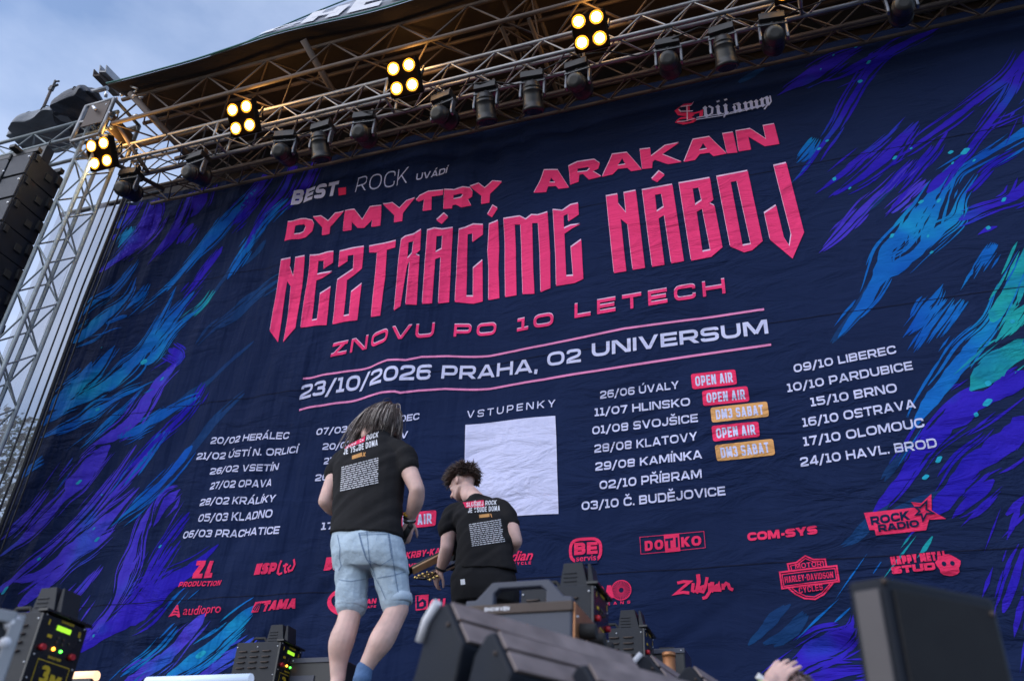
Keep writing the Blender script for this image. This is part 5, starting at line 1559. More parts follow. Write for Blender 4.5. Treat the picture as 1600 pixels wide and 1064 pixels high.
if p2.z - ZS > .02: tag(mb.build('low_riser', M['cab'], loc=(p2.x, p2.y, ZS + .001), bevel=.004), 'thin black riser under the fire machine by the long-haired man', 'riser')

def spark_machine():
    c = at(895, 937, 3.0); W, D, H = .42, .40, .34
    root = empty('spark_machine', (c.x - W / 2, 3.0 + D / 2, c.z - H), 'blue grey spark machine with a big moulded carry handle behind the fill loudspeakers', 'stage machine')
    b = MB(); b.box((0, 0, H / 2), (W, D, H)); b.build('housing', M['blue_grey'], root, bevel=.010)
    l = MB(); l.box((0, -D / 2 - .002, H - .02), (W + .004, .012, .036)); l.build('front_lip', M['alu_dull'], root, bevel=.004)
    hd = MB()
    hd.prism([(-.205, 0), (-.205, .035), (-.165, .035), (-.105, .098), (.115, .098), (.172, .035), (.205, .03), (.205, 0), (.105, 0), (.105, .055), (.085, .072), (-.075, .072), (-.095, .055), (-.095, 0)],
             (-.01, -D / 2 + .05, H), (1, 0, 0), (0, 0, 1), (0, .035, 0))
    hd.build('carry_handle', M['blue_grey'], root, bevel=.006)
    bp = MB(); bp.box((0, .06, H + .022), (.34, .2, .044)); bp.build('rear_cover', M['black_metal'], root, bevel=.006)
    tx = MB(); text_on(tx, 'SHOWVEN', (-.115, -D / 2 - .0085, H - .027), (1, 0, 0), (0, 0, 1), .095, .014, t=.26, k=1.0, gap=.14); tx.build('maker_lettering', M['letter_white'], root)
    pl = MB(); pl.box((W / 2 + .004, 0, H / 2), (.008, D - .01, H - .01)); pl.build('control_panel', M['copper_lit'], root, bevel=.003)  # warm light on this face is painted as copper
    for i in range(3):
        k = MB(); y = -.12 + i * .12; k.tube((W / 2 + .006, y, H * .74), (W / 2 + .065, y, H * .74), .030, .026, n=16); k.build('round_knob', M['rubber'], root, bevel=.003)
    r = MB()
    for u in (-.17, 0, .17):
        for z in (.03, H - .05): r.ball((W / 2 + .008, u, z), .006, seg=8, ring=5)
    r.build('rivet', M['bolt'], root)
    return root, c.z - H
SP, spz = spark_machine()
c = at(895, 937, 3.0)
_b = bpy.data.objects["bass_cabinet"]; _b.location = (-3.02, 2.95, 0)

# ---- ground-stacked fill loudspeakers with sloping grilles, bounced brown light in their colour
def fill_speaker(name, A, B, label, sc=1.0, guard=True):
    A, B = Vector(A), Vector(B); B.z = A.z
    L = (B - A).length; r = (B - A).normalized(); n = Vector((r.y, -r.x, 0)); up = Vector((0, 0, 1))
    root = empty(name, A, label, 'loudspeaker', 'fill loudspeakers stacked at the stage lip')
    prof = [(0, 0), (.085, -.115), (.075, -.15), (-.01, -.50), (-.26, -.50), (-.21, -.33), (-.11, -.16), (-.075, -.05), (-.03, -.005)]
    b = MB(); b.prism([(x * sc, z * sc) for x, z in prof], (0, 0, 0), n, up, r * L); b.build('cabinet', M['cab'], root, bevel=.008)
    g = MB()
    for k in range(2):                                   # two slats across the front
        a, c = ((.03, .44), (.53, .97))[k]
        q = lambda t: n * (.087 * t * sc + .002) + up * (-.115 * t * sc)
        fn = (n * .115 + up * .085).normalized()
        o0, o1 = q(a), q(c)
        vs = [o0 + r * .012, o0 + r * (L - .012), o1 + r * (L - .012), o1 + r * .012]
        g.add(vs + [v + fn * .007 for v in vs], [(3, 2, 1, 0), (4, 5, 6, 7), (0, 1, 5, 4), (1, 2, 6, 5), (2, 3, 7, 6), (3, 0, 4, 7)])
    g.build('grille', M['brown_lit_grille'], root)
    for P in () if not guard else ([(-.028, .004), (-.07, -.035), (-.09, -.085)], [(-.19, -.25), (-.235, -.33), (-.262, -.43)]):
        w = MB(); w.path([n * x * sc + up * z * sc - r * .006 for x, z in P], .012 * sc, 8); w.build('corner_guard', M['white_pl'], root)
    k = MB(); k.ball(n * -.02 * sc + up * -.20 * sc - r * .001, .010 * sc); k.ball(n * .02 * sc + up * -.06 * sc - r * .001, .006 * sc); k.build('rigging_pin', M['alu_dull'], root)
    return root
a, b = at(697, 940, 2.05), at(985, 1038, 2.62)
fill_speaker('fill_speaker', a, b, 'nearest fill loudspeaker, blurred dark end with pale corner guards and slatted front painted brown-lit')
dn = Vector((.81, -.585, 0))
fill_speaker('fill_speaker', a + Vector((.16, -.08, -.10)), b + Vector((.2, -.05, -.10)), 'second fill loudspeaker stepping down in front of the nearest one', .9, False)
fill_speaker('fill_speaker', a + Vector((.35, .02, -.155)), b + Vector((.42, .10, -.15)), 'lower fill loudspeaker at the bottom edge right of the nearest pair', .85, False)
a2, b2 = at(1012, 1022, 3.4), at(1105, 1064, 4.1)
fill_speaker('fill_speaker', a2, b2, 'farther fill loudspeaker with a pale corner, left of the raised hand', .85)
fill_speaker('fill_speaker', a2 + Vector((.16, -.02, -.05)), b2 + Vector((.22, .1, -.05)), 'farther fill loudspeaker stepping down toward the raised hand', .8, False)
riser('bass_cabinet', -.72, 2.62, .62, .50, .15 + E, 'black bass cabinet under the nearest fill loudspeakers')
riser('bass_cabinet', -.45, 3.72, .50, .44, .32 + E, 'black bass cabinet under the farther fill loudspeakers')

# ---- blurred loudspeaker at the lower right
def side_speaker():
    P1 = at(1380, 899, 1.9); zt = P1.z; H = .62
    P0, P2 = at(1324, 905, 1.925), at(1548, 922, 2.08)
    root = empty('side_loudspeaker', (P1.x, P1.y, zt - H), 'large dark loudspeaker cabinet standing blurred at the lower right corner', 'loudspeaker')
    o = Vector((P1.x, P1.y, 0))
    foot = [P0 - o, P1 - o, P2 - o, P2 - o + Vector((-.02, .34, 0)), P0 - o + Vector((.06, .42, 0))]
    b = MB(); b.prism([(p.x, p.y) for p in foot], (0, 0, 0), (1, 0, 0), (0, 1, 0), (0, 0, H)); b.build('cabinet', M['cab'], root, bevel=.010, bseg=3)
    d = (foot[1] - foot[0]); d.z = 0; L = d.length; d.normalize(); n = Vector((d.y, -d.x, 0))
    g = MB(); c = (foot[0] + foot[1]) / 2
    g.box(Vector((c.x, c.y, H / 2)) + n * .004, (L - .022, .008, H - .05), Matrix((d, -n, Vector((0, 0, 1)))).transposed()); g.build('side_strip', M['reflected_side'], root, bevel=.003)
    d = (foot[2] - foot[1]); d.z = 0; L = d.length; d.normalize(); n = Vector((d.y, -d.x, 0)); c = (foot[1] + foot[2]) / 2
    g = MB(); g.box(Vector((c.x, c.y, H / 2)) + n * .004, (L - .03, .008, H - .05), Matrix((d, -n, Vector((0, 0, 1)))).transposed()); g.build('grille', M['grille_dark'], root, bevel=.003)
    k = MB(); k.ball(foot[1] * 1 + Vector((0, -.004, H - .012 - foot[1].z)), .006); q = foot[2].lerp(foot[1], .08); k.ball(Vector((q.x, q.y, H - .04)) + n * .008, .006); k.build('bolt', M['alu_dull'], root)
    riser('bass_cabinet', P1.x + .06, P1.y + .22, .55, .50, zt - H - .001, 'black bass cabinet under the blurred loudspeaker at right')
M['reflected_side'] = mat('grey brown side with reflected light', (0.070, 0.060, 0.063), .5, 0, .2, 6)  # lighter tone imitates light reflected by the narrow side
M['grille_dark'] = mat('dark foam grille', (0.004, 0.0045, 0.007), .8, 0, .2, 20, .6, 300, bdist=.002)
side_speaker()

# ---- flight case with ball corners at the lower left edge
def flight_case():
    c0 = at(30, 962, 1.9); az = R(50); c = c0 - Matrix.Rotation(az, 3, 'Z') @ Vector((.345 - .35, -.245 + .25, 0))
    ctr = c0 - Matrix.Rotation(az, 3, 'Z') @ Vector((.345, -.245, .5))
    root = empty('flight_case', ctr, 'flight case with bright ball corners at the lower left edge', 'case', None, az)
    b = MB(); b.box((0, 0, .25), (.69, .49, .49)); b.build('shell', M['grey_metal'], root, bevel=.004)
    e = MB()
    for sx in (-1, 1):
        for sy in (-1, 1): e.box((sx * .345, sy * .245, .25), (.035, .035, .48))
        for z in (.01, .49): e.box((sx * .345, 0, z), (.035, .48, .035))
    for sy in (-1, 1):
        for z in (.01, .49): e.box((0, sy * .245, z), (.68, .035, .035))
    e.build('edge', M['alu'], root, bevel=.005)
    for sx in (-1, 1):
        for sy in (-1, 1):
            for z in (.01, .49):
                k = MB(); p = Vector((sx * .335, sy * .24, z - (.012 if z > .1 else -.012))); k.ball(p, .024); 
                k.ball(p + Vector((-sx * .055, sy * .012, 0)), .018); k.ball(p + Vector((0, sy * .012, -.055 if z > .1 else .055)), .018); k.build('ball_corner', M['white_pl'], root)
    riser('bass_cabinet', ctr.x, ctr.y, .72, .52, ctr.z - .026, 'black bass cabinet under the flight case at the lower left')
flight_case()

# ---- light battens lying along the deck edge
M['batten_on'] = glow('lit warm batten', (1.0, .62, .38), .8)
M['batten_faint_glow'] = glow('faintly glowing batten', (.62, .74, .95), .25)  # unlit tube, its pale look comes from a faint added glow
for px0, px1, py0, py1, m, lb in ((112, 152, 1049, 1053, 'batten_on', 'short glowing warm light batten on the deck edge beside the large fire machine'), (232, 392, 1057, 1062, 'batten_faint_glow', 'long pale light batten lying on the deck edge left of the smaller fire machine')):
    a, b = at(px0, py0, 4.47), at(px1, py1, 4.47)
    root = empty('light_batten', (a.x, 4.47, ZS), lb, 'stage light', 'light battens on the deck edge'); L = b.x - a.x; h = a.z - ZS
    t = MB(); t.tube((0, 0, h - .03), (L, 0, h - .03), .03, n=14); t.build('tube', M[m], root)
    t = MB(); t.box((L / 2, 0, (h - .05) / 2), (L * .96, .07, h - .05)); t.build('foot', M['black_metal'], root, bevel=.004)

# ---- small cases on the deck
def small_case(px, py, Y, w, d, label, extra=False):
    c = at(px, py, Y); H = c.z - ZS
    root = empty('amp_case', (c.x, Y + d / 2, ZS), label, 'case', 'black cases on the deck')
    b = MB(); b.box((0, 0, H / 2), (w, d, H - .002)); b.build('shell', M['black_metal'], root, bevel=.008)
    l = MB(); l.box((0, -d / 2 - .003, H - .02), (w + .004, .01, .03)); l.box((-w * .2, -d / 2 - .004, H * .55), (w * .5, .008, H * .4)); l.build('front_plate', M['blue_grey'], root, bevel=.003)
    k = MB(); k.path([(-.05, 0, H - .003), (-.045, 0, H + .03), (.045, 0, H + .03), (.05, 0, H - .003)], .007, 6); k.build('carry_handle', M['rubber'], root)
    r = MB()
    for x in (-w / 2 + .02, w / 2 - .02): r.ball((x, -d / 2 - .008, H - .02), .005); r.ball((x, -d / 2 - .002, .03), .005)
    r.build('rivet', M['bolt'], root)
small_case(493, 1026, 5.0, .34, .3, 'black case with a grey front plate right behind the long-haired man\'s legs')
small_case(1036, 1012, 5.6, .26, .25, 'dark case just right of the farthest fire machine')
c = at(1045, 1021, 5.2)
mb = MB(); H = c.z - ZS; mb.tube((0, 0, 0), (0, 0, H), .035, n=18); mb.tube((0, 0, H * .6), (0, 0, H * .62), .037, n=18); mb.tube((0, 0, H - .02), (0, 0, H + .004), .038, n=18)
tag(mb.build('copper_lit_canister', M['copper_lit'], loc=(c.x, 5.2, ZS + .001)), 'small canister painted with a warm glow, standing beside the dark case', 'canister')  # warm light painted as the body colour

# ================================================================ people
def skin_mat(name, c):
    m = mat(name, c, .5, 0, .17, 11, .35, 60, bdist=.003)
    p = m.node_tree.nodes['Principled BSDF']
    p.inputs['Subsurface Weight'].default_value = .12
    p.inputs['Subsurface Radius'].default_value = (.02, .008, .005)
    p.inputs['Subsurface Scale'].default_value = .3
    return m
M['skin'] = skin_mat('skin', (0.72, 0.46, 0.39))
M['skin2'] = skin_mat('skin of the second man', (0.74, 0.47, 0.40))
def fabric_mat(name, c, var, bump, sc=9, weave=600):
    m = mat(name, c, .85, 0, var, 5, bump, sc, .2, .02)
    return m
M['shirt'] = fabric_mat('black cotton', (0.014, 0.0135, 0.015), .2, .5, 9)
M['denim'] = fabric_mat('washed pale denim', (0.45, 0.555, 0.65), .26, .7, 20)
M['denim_dark'] = fabric_mat('denim seam', (0.13, 0.20, 0.32), .1, .2, 40)
M['denim_pale'] = fabric_mat('pale denim turn-up', (0.52, 0.63, 0.74), .12, .3, 30)
M['trousers'] = fabric_mat('black trousers', (0.012, 0.012, 0.014), .2, .5, 9)
M['suede'] = fabric_mat('blue suede', (0.10, 0.18, 0.34), .2, .3, 50)
M['hair_brown'] = mat('ash brown hair', (0.075, 0.050, 0.040), .4, 0, .4, 30)
M['hair_light'] = mat('grey blond hair', (0.46, 0.39, 0.34), .4, 0, .3, 30)
M['hair_dark'] = mat('dark brown hair', (0.045, 0.026, 0.020), .4, 0, .35, 30)
M['hair_mid'] = mat('chestnut hair', (0.11, 0.062, 0.045), .4, 0, .3, 30)
M['hair_grey'] = mat('grey hair', (0.16, 0.14, 0.13), .5, 0, .3, 30)
M['eye'] = mat('eye white', (.7, .68, .66), .2, 0, .02)
M['iris'] = mat('dark iris', (.03, .02, .015), .15, 0, .02)

class Blob:
    """overlapping solids that are fused into one smooth skin"""
    def __init__(s): s.mb = MB()
    def chain(s, pts, rad, n=14):
        pts = [Vector(p) for p in pts]; rad = list(rad)
        if len(pts) > 2:                              # smooth curve through the joints
            P, Q = [], []
            for i in range(len(pts) - 1):
                p0, p1, p2, p3 = pts[max(i - 1, 0)], pts[i], pts[i + 1], pts[min(i + 2, len(pts) - 1)]
                q0, q1, q2, q3 = rad[max(i - 1, 0)], rad[i], rad[i + 1], rad[min(i + 2, len(pts) - 1)]
                for k in range(4):
                    t = k / 4; c = lambda a, b, d, e: (b * 2 + (d - a) * t + (a * 2 - b * 5 + d * 4 - e) * t * t + (b * 3 - a - d * 3 + e) * t ** 3) * .5
                    P.append(c(p0, p1, p2, p3)); Q.append(max(.002, c(q0, q1, q2, q3)))
            pts, rad = P + [pts[-1]], Q + [rad[-1]]
        s.mb.path(pts, rad, n)
        for p, r in ((pts[0], rad[0]), (pts[-1], rad[-1])): s.mb.ball(p, r * .995, 0, 12, 8)
        return s
    def rings(s, rs, n=22, pw=.85):
        rr = []
        for c, a, b in rs:
            c, a, b = Vector(c), Vector(a), Vector(b)
            row = []
            for k in range(n):
                t = 2 * math.pi * k / n; cc, ss = math.cos(t), math.sin(t)
                row.append(c + a * math.copysign(abs(cc) ** pw, cc) + b * math.copysign(abs(ss) ** pw, ss))
            rr.append(row)
        s.mb.loft(rr); return s
    def ell(s, c, r, rot=None): s.mb.ball(c, r, 0, 20, 14, rot); return s
    def fuse(s, name, m, parent, origin, voxel=.008, smooth=6, disp=None):
        o = s.mb.build('tmp', m)
        r = o.modifiers.new('r', 'REMESH'); r.mode = 'VOXEL'; r.voxel_size = voxel; r.use_smooth_shade = True
        sm = o.modifiers.new('s', 'SMOOTH'); sm.factor = .5; sm.iterations = smooth
        dg = bpy.context.evaluated_depsgraph_get()
        me = bpy.data.meshes.new_from_object(o.evaluated_get(dg)); me.name = name
        bpy.data.objects.remove(o)
        O = Vector(origin)
        if disp:
            ns = [v.normal.copy() for v in me.vertices]
            for v, nn in zip(me.vertices, ns): v.co += nn * disp(v.co)
        for v in me.vertices: v.co -= O
        me.materials.clear(); me.materials.append(m)
        for p in me.polygons: p.use_smooth = True; p.material_index = 0
        me.update()
        q = bpy.data.objects.new(name, me); col.objects.link(q); q.parent = parent
        return q

def basis(fwd, up):
    f = Vector(fwd).normalized(); u = Vector(up); u = (u - f * u.dot(f)).normalized(); r = f.cross(u)
    return r, f, u

def head(bl, c, fwd, up, k=1.0):
    """skull, jaw, nose, ears fused with the body; returns the frame for eyes and hair"""
    r, f, u = basis(fwd, up); c = Vector(c)
    rot = Matrix((r, f, u)).transposed()
    P = lambda x, y, z: c + (r * x + f * y + u * z) * k
    bl.ell(P(0, -.008, .025), (.076 * k, .096 * k, .092 * k), rot)
    bl.ell(P(0, .028, -.035), (.060 * k, .066 * k, .075 * k), rot)
    bl.ell(P(0, .058, -.088), (.030 * k, .028 * k, .022 * k), rot)
    bl.chain([P(-.05, -.005, -.06), P(-.03, .05, -.088), P(.03, .05, -.088), P(.05, -.005, -.06)], [.022 * k, .02 * k, .02 * k, .022 * k])
    bl.chain([P(0, .090, .018), P(0, .104, -.012), P(0, .116, -.030)], [.009 * k, .012 * k, .014 * k])
    for sx in (-1, 1):
        bl.ell(P(sx * .014, .100, -.033), (.009 * k, .010 * k, .008 * k), rot)
        bl.ell(P(sx * .078, -.010, -.008), (.010 * k, .022 * k, .034 * k), rot @ Matrix.Rotation(sx * .35, 3, 'Z'))
        bl.ell(P(sx * .042, .066, -.020), (.020 * k, .018 * k, .016 * k), rot)
    bl.chain([P(-.04, .084, .026), P(0, .092, .024), P(.04, .084, .026)], [.010 * k, .010 * k, .010 * k])
    bl.chain([P(-.022, .086, -.056), P(0, .093, -.054), P(.022, .086, -.056)], [.006 * k, .008 * k, .006 * k])
    bl.chain([P(-.018, .085, -.066), P(0, .092, -.067), P(.018, .085, -.066)], [.006 * k, .008 * k, .006 * k])
    bl.chain([P(0, -.025, -.06), P(0, -.03, -.15)], [.056 * k, .058 * k])
    return P, r, f, u

def eyes(P, parent, O, k=1.0):
    for sx in (-1, 1):
        e = MB(); e.ball(P(sx * .031, .078, .006) - O, .0125 * k, 0, 12, 8); eo = e.build('eye', M['eye'], parent)
        i = MB(); i.ball(P(sx * .031, .0865, .003) - O, .0065 * k, 0, 10, 6); i.build('iris', M['iris'], eo)

def hand(bl, wrist, palm_dir, palm_n, curl, side, k=1.0, spread=1.0):
    """palm and five fingers; palm_dir = wrist to knuckles, palm_n = out of the back of the hand"""
    w = Vector(wrist); d = Vector(palm_dir).normalized(); n = Vector(palm_n); n = (n - d * n.dot(d)).normalized(); s = d.cross(n) * side
    rot = Matrix((s, d, n)).transposed()
    bl.ell(w + d * .045 * k, (.041 * k, .052 * k, .016 * k), rot)
    bl.chain([w - d * .03 * k, w + d * .03 * k], [.026 * k, .026 * k])
    for i, (x, L) in enumerate(((-.031, .068), (-.011, .080), (.010, .076), (.030, .060))):
        p = w + d * (.085 - abs(x) * .25) * k + s * x * k; pts = [p - d * .02 * k, p]
        a = curl * (.5 + .08 * i); dd = (d + s * x * 4 * .6 * spread).normalized()
        for seg in (.45, .32, .23):
            ax = s; q = Matrix.Rotation(-a * side if False else -a, 3, ax) if True else None
            dd2 = (dd * math.cos(a) - n * math.sin(a)).normalized()
            n2 = (n * math.cos(a) + dd * math.sin(a)).normalized()
            p = p + dd2 * L * seg * k; pts.append(p); dd, n_ = dd2, n2
            n = n2
        n = Vector(palm_n); n = (n - d * n.dot(d)).normalized()
        bl.chain(pts, [.0102 * k, .0098 * k, .0092 * k, .0086 * k, .0074 * k], 10)
    t0 = w + d * .022 * k - s * .030 * k
    td = (d * .6 - s * .75 - n * .35).normalized()
    bl.chain([t0, t0 + td * .032 * k, t0 + td * .058 * k + d * .010 * k, t0 + td * .074 * k + d * .026 * k], [.015 * k, .012 * k, .0105 * k, .008 * k], 10)

def strands(name, m, parent, O, roots, seed, cap=None):
    """roots: list of (points, r0); each a thin tapering lock"""
    mb = MB()
    if cap:
        c, rad, f, u = cap; mb.ball(c - O, rad, 0, 24, 16, Matrix((f.cross(u), f, u)).transposed())
    for pts, r0 in roots:
        n = len(pts); mb.path([p - O for p in pts], [r0 * (1 - .75 * i / (n - 1)) for i in range(n)], 4)
    return mb.build(name, m, parent)

def decals(shirt, O, items, parent, name, m):
    """print laid on the shirt surface along the sight line"""
    me = shirt.data; bv = BVHTree.FromPolygons([v.co + O for v in me.vertices], [p.vertices[:] for p in me.polygons])
    eye = Vector((0, 0, E)); mb = MB()
    fine = []
    for pts, lift in items:
        big = len(pts) == 4 and max(abs(pts[0][0] - pts[2][0]), abs(pts[0][1] - pts[2][1])) > 9
        if not big: fine.append((pts, lift)); continue
        a, b, c, d_ = [Vector(p) for p in pts]; nu, nv = 14, 6
        g = lambda u, v: tuple(a.lerp(b, u).lerp(d_.lerp(c, u), v))
        for i in range(nu):
            for j in range(nv): fine.append(([g(i / nu, j / nv), g((i + 1) / nu, j / nv), g((i + 1) / nu, (j + 1) / nv), g(i / nu, (j + 1) / nv)], lift))
    for pts, lift in fine:
        vs = []
        for px, py in pts:
            d = ray(px, py).normalized(); h = bv.ray_cast(eye, d)
            if h[0] is None: vs = None; break
            vs.append(h[0] - O - d * (.004 + lift) )
        if vs: mb.add(vs, [tuple(range(len(vs)))])
    return mb.build(name, m, parent)

def px_text(s, bl, br, h, t=.165, k=.55, gap=.16, lift=0.0, slant=0.0, tilt=0.0):
    ps, W = text_polys(s, t, k, gap); out = []
    for q, l in ps:
        out.append(([(bl[0] + u / W * (br[0] - bl[0]) + v * slant * h, bl[1] + u / W * (br[1] - bl[1]) - v * h) for u, v in q], lift + .0002 * l))
    return out

def tour_rows(tl, tr, bl_, br_, rows, seed, hpx):
    rr = random.Random(seed); out = []
    L = lambda a, b, t: (a[0] + (b[0] - a[0]) * t, a[1] + (b[1] - a[1]) * t)
    for i in range(rows):
        v = i / (rows - 1); a, b = L(tl, bl_, v), L(tr, br_, v); u = 0.0
        sag = 1.2 * math.sin(i * .9)
        while u < .97:
            w = rr.uniform(.05, .14); e = min(1, u + w)
            p, q = L(a, b, u), L(a, b, e)
            out.append(([p, q, (q[0], q[1] - hpx), (p[0], p[1] - hpx)], 0.0)); u = e + .022
    return out

def wr(seed, amp=.008):
    """soft folds in a garment"""
    def f(p):
        a = noise.noise(Vector((p.x * 7 + seed, p.y * 5, p.z * 3.2 + p.x * 5)))
        b = noise.noise(Vector((p.x * 4 + 3, p.y * 6 + seed, p.z * 14 - p.x * 11)))
        return amp * (a + .7 * b)
    return f

def span(y, x0, x1, Y, depth, lean=0.0):
    """body section from photo edges x0, x1 at row y: centre, half width, half depth"""
    a, b = at(x0, y, Y), at(x1, y, Y); c = (a + b) / 2
    return (c, (b - a) / 2, Vector((0, depth, lean * depth)))

# ---------------------------------------------------------------- long-haired man
def man_one():
    Y = 4.55; O = Vector((at(572, 845, Y).x, Y, ZS))
    root = empty('person', O, 'long-haired man from behind in printed black t-shirt and pale denim shorts', 'person')
    B = Blob()
    B.rings([span(1e3 * .845, 528, 622, Y, .12), span(815, 526, 620, Y + .02, .105), span(770, 528, 625, Y + .05, .11), span(730, 530, 632, Y + .08, .115), span(706, 542, 630, Y + .10, .095), span(694, 568, 616, Y + .11, .07)])
    hc = at(600, 657, Y + .16)
    P, r, f, u = head(B, hc, (.62, .72, -.38), (.16, .10, 1))
    B.chain([at(590, 700, Y + .10), at(597, 676, Y + .13)], [.066, .058])
    # arms
    B.chain([at(628, 712, Y + .08), at(640, 738, Y + .05), at(652, 765, Y + .02)], [.062, .056, .047])
    B.chain([at(652, 765, Y + .02), at(649, 785, Y + .07), at(640, 812, Y + .15)], [.047, .050, .030])
    hand(B, at(640, 813, Y + .15), at(636, 832, Y + .17) - at(640, 813, Y + .15), (.7, -.6, .2), .55, 1)
    B.chain([at(536, 716, Y + .10), at(521, 750, Y + .05), at(508, 783, Y + .02)], [.060, .054, .045])
    B.chain([at(508, 783, Y + .02), at(522, 795, Y + .10), at(545, 806, Y + .26)], [.045, .047, .030])
    hand(B, at(545, 806, Y + .26), at(562, 810, Y + .30) - at(545, 806, Y + .26), (-.3, -.5, .8), .6, -1)
    # legs
    B.chain([at(549, 860, Y), at(550, 915, Y + .02), at(548, 950, Y + .03)], [.098, .080, .066])
    B.chain([at(548, 950, Y + .03), at(543, 975, Y + .01), at(533, 1004, Y - .01), at(529, 1035, Y + .01), at(528, 1062, Y + .01)], [.066, .067, .073, .052, .041])
    B.chain([at(598, 860, Y), at(612, 912, Y + .04), at(621, 950, Y + .05)], [.100, .083, .067])
    B.chain([at(621, 950, Y + .05), at(611, 972, Y + .02), at(596, 1000, Y - .03), at(581, 1025, Y - .04), at(569, 1046, Y - .05)], [.067, .066, .070, .051, .040])
    la = at(528, 1062, Y + .01); lf = Vector((la.x, la.y, ZS + .05))
    B.chain([la, Vector((la.x, la.y - .01, ZS + .09)), lf + Vector((-.01, .10, 0))], [.041, .042, .038])
    ra = at(569, 1046, Y - .05); B.chain([ra, ra + Vector((-.05, .05, -.07))], [.040, .038])
    body = B.fuse('body', M['skin'], root, O, .007, 8)
    eyes(P, root, O)
    # shirt
    S = Blob()
    S.rings([span(838, 519, 627, Y + .0, .145, .1), span(815, 521, 624.5, Y + .02, .135), span(775, 524, 628, Y + .05, .14), span(735, 526, 634, Y + .08, .145), span(712, 533, 637, Y + .10, .125), span(698, 548, 628, Y + .11, .095), span(688, 570, 615, Y + .12, .078), span(679, 574, 614, Y + .125, .070)])
    S.chain([at(612, 700, Y + .10), at(633, 712, Y + .08), at(638.5, 729, Y + .05)], [.070, .078, .073])
    S.chain([at(553, 708, Y + .11), at(535, 721, Y + .10), at(524, 741, Y + .07)], [.070, .076, .070])
    shirt = S.fuse('t_shirt', M['shirt'], root, O, .009, 4, wr(2.0, .015))
    red = [([(538, 696), (571, 678.5), (569.5, 689.5), (539.5, 701)], 0.0)]
    decals(shirt, O, red, root, 'print_label', BM['red'])
    wt = px_text('SLUŠNEJ', (541.5, 699.5), (568, 688), 8, lift=.0025, k=.58) + px_text('ROCK', (572, 688), (590.5, 682.5), 8.5, slant=.15) + px_text('JE VŠUDE DOMA', (537, 710.5), (590, 695.5), 9.5, k=.5)
    wt += tour_rows((533.6, 731), (591, 716), (531.5, 767), (591, 754), 12, 3, 1.25)
    decals(shirt, O, wt, root, 'print_lettering', M['letter_white'])
    decals(shirt, O, [([(550, 712), (565.7, 706.5), (565.7, 712.7), (550, 717.5)], 0), ([(567, 707), (568.5, 706.5), (571, 712.5), (569.5, 713)], 0), ([(570.5, 706), (571.5, 707.3), (567, 713.5), (566, 712.5)], 0)], root, 'print_badge', BM['gold'])
    # shorts with turned-up hems
    T = Blob()
    T.rings([span(828, 523, 622, Y + .005, .125), span(850, 521, 629, Y, .142), span(872, 522, 634, Y + .0, .148), span(892, 524, 637, Y + .01, .125)])
    T.chain([at(550, 868, Y), at(550, 905, Y + .01), at(549, 944, Y + .03)], [.104, .100, .090])
    T.chain([at(602, 868, Y), at(611, 905, Y + .03), at(619, 938, Y + .05)], [.106, .100, .088])
    shorts = T.fuse('shorts', M['denim'], root, O, .009, 3, wr(6.0, .010))
    def cuff(c, d, r):
        q = Vector(d).normalized(); a = q.orthogonal().normalized(); b = q.cross(a); C = MB(); rr = []
        for t, k in ((-.026, .96), (-.024, 1.03), (.0, 1.05), (.022, 1.03), (.028, .95)):
            rr.append([Vector(c) - O + q * t + (a * math.cos(2 * math.pi * i / 28) + b * math.sin(2 * math.pi * i / 28)) * r * k * (1 + .012 * noise.noise(Vector((i * .9, t * 20, r * 40)))) for i in range(28)])
        C.loft(rr); return C.build('turn_up', M['denim_pale'], shorts)
    cuff(at(549, 943, Y + .03), (0.02, -.02, -1), .089)
    cuff(at(619.5, 938, Y + .05), (.22, .06, -1), .088)
    # seams and pocket stitching
    seam = [[(573, 829), (575, 850), (577, 872), (580, 886)], [(560, 832), (566, 855), (571, 870), (582, 888), (586, 900)], [(607, 830), (611, 852), (614, 875), (618, 900), (622, 925)]]
    pocket = [[(561, 832), (606, 831), (612, 872), (594, 884), (573, 874), (561, 832)], [(562, 835), (605, 834)], [(527, 835), (531, 855), (530, 872), (533, 884), (528, 892)], [(589, 903), (612, 899), (634, 893)], [(529, 905), (548, 908), (572, 904)], [(578, 889), (595, 918), (602, 935)]]
    items = []
    for w, L in ((1.0, seam), (.8, pocket)):
        for ln in L:
            fine = []
            for a, b in zip(ln[:-1], ln[1:]):
                for t in range(6): fine.append((a[0] + (b[0] - a[0]) * t / 6, a[1] + (b[1] - a[1]) * t / 6))
            fine.append(ln[-1])
            items += [(q, 0) for q in stroke_quads(fine, w)]
    decals(shorts, O, items, shorts, 'stitching', M['denim_dark'])
    # shoes
    for nm, a, toe in (('shoe', ra, Vector((-.10, .16, -.17))), ('shoe', Vector((la.x, la.y, ZS + .12)), Vector((-.02, .20, -.08)))):
        s = Blob(); s.chain([a + Vector((0, 0, .005)), a + Vector((0, -.005, -.045))], [.047, .049]); s.chain([a + Vector((0, -.02, -.055)), a + toe * .55 + Vector((0, 0, -.01)), a + toe], [.046, .044, .036])
        s.fuse(nm, M['suede'], root, O, .008, 4)
    # wristbands and the black thing in the hand
    w0, w1 = at(640, 803, Y + .13), at(640, 813, Y + .155)
    for j, (t, m_, rr_) in enumerate(((.0, 'yellow', .036), (.45, 'rubber', .035), (.8, 'bolt', .034), (1.1, 'rubber', .034))):
        c = w0.lerp(w1, t); q = (w1 - w0).normalized(); a = q.orthogonal().normalized(); b = q.cross(a); mb = MB()
        mb.path([c - O + (a * math.cos(x) + b * math.sin(x)) * rr_ for x in [2 * math.pi * i / 18 for i in range(19)]], .0065, 6); mb.build('wristband', M[m_], root)
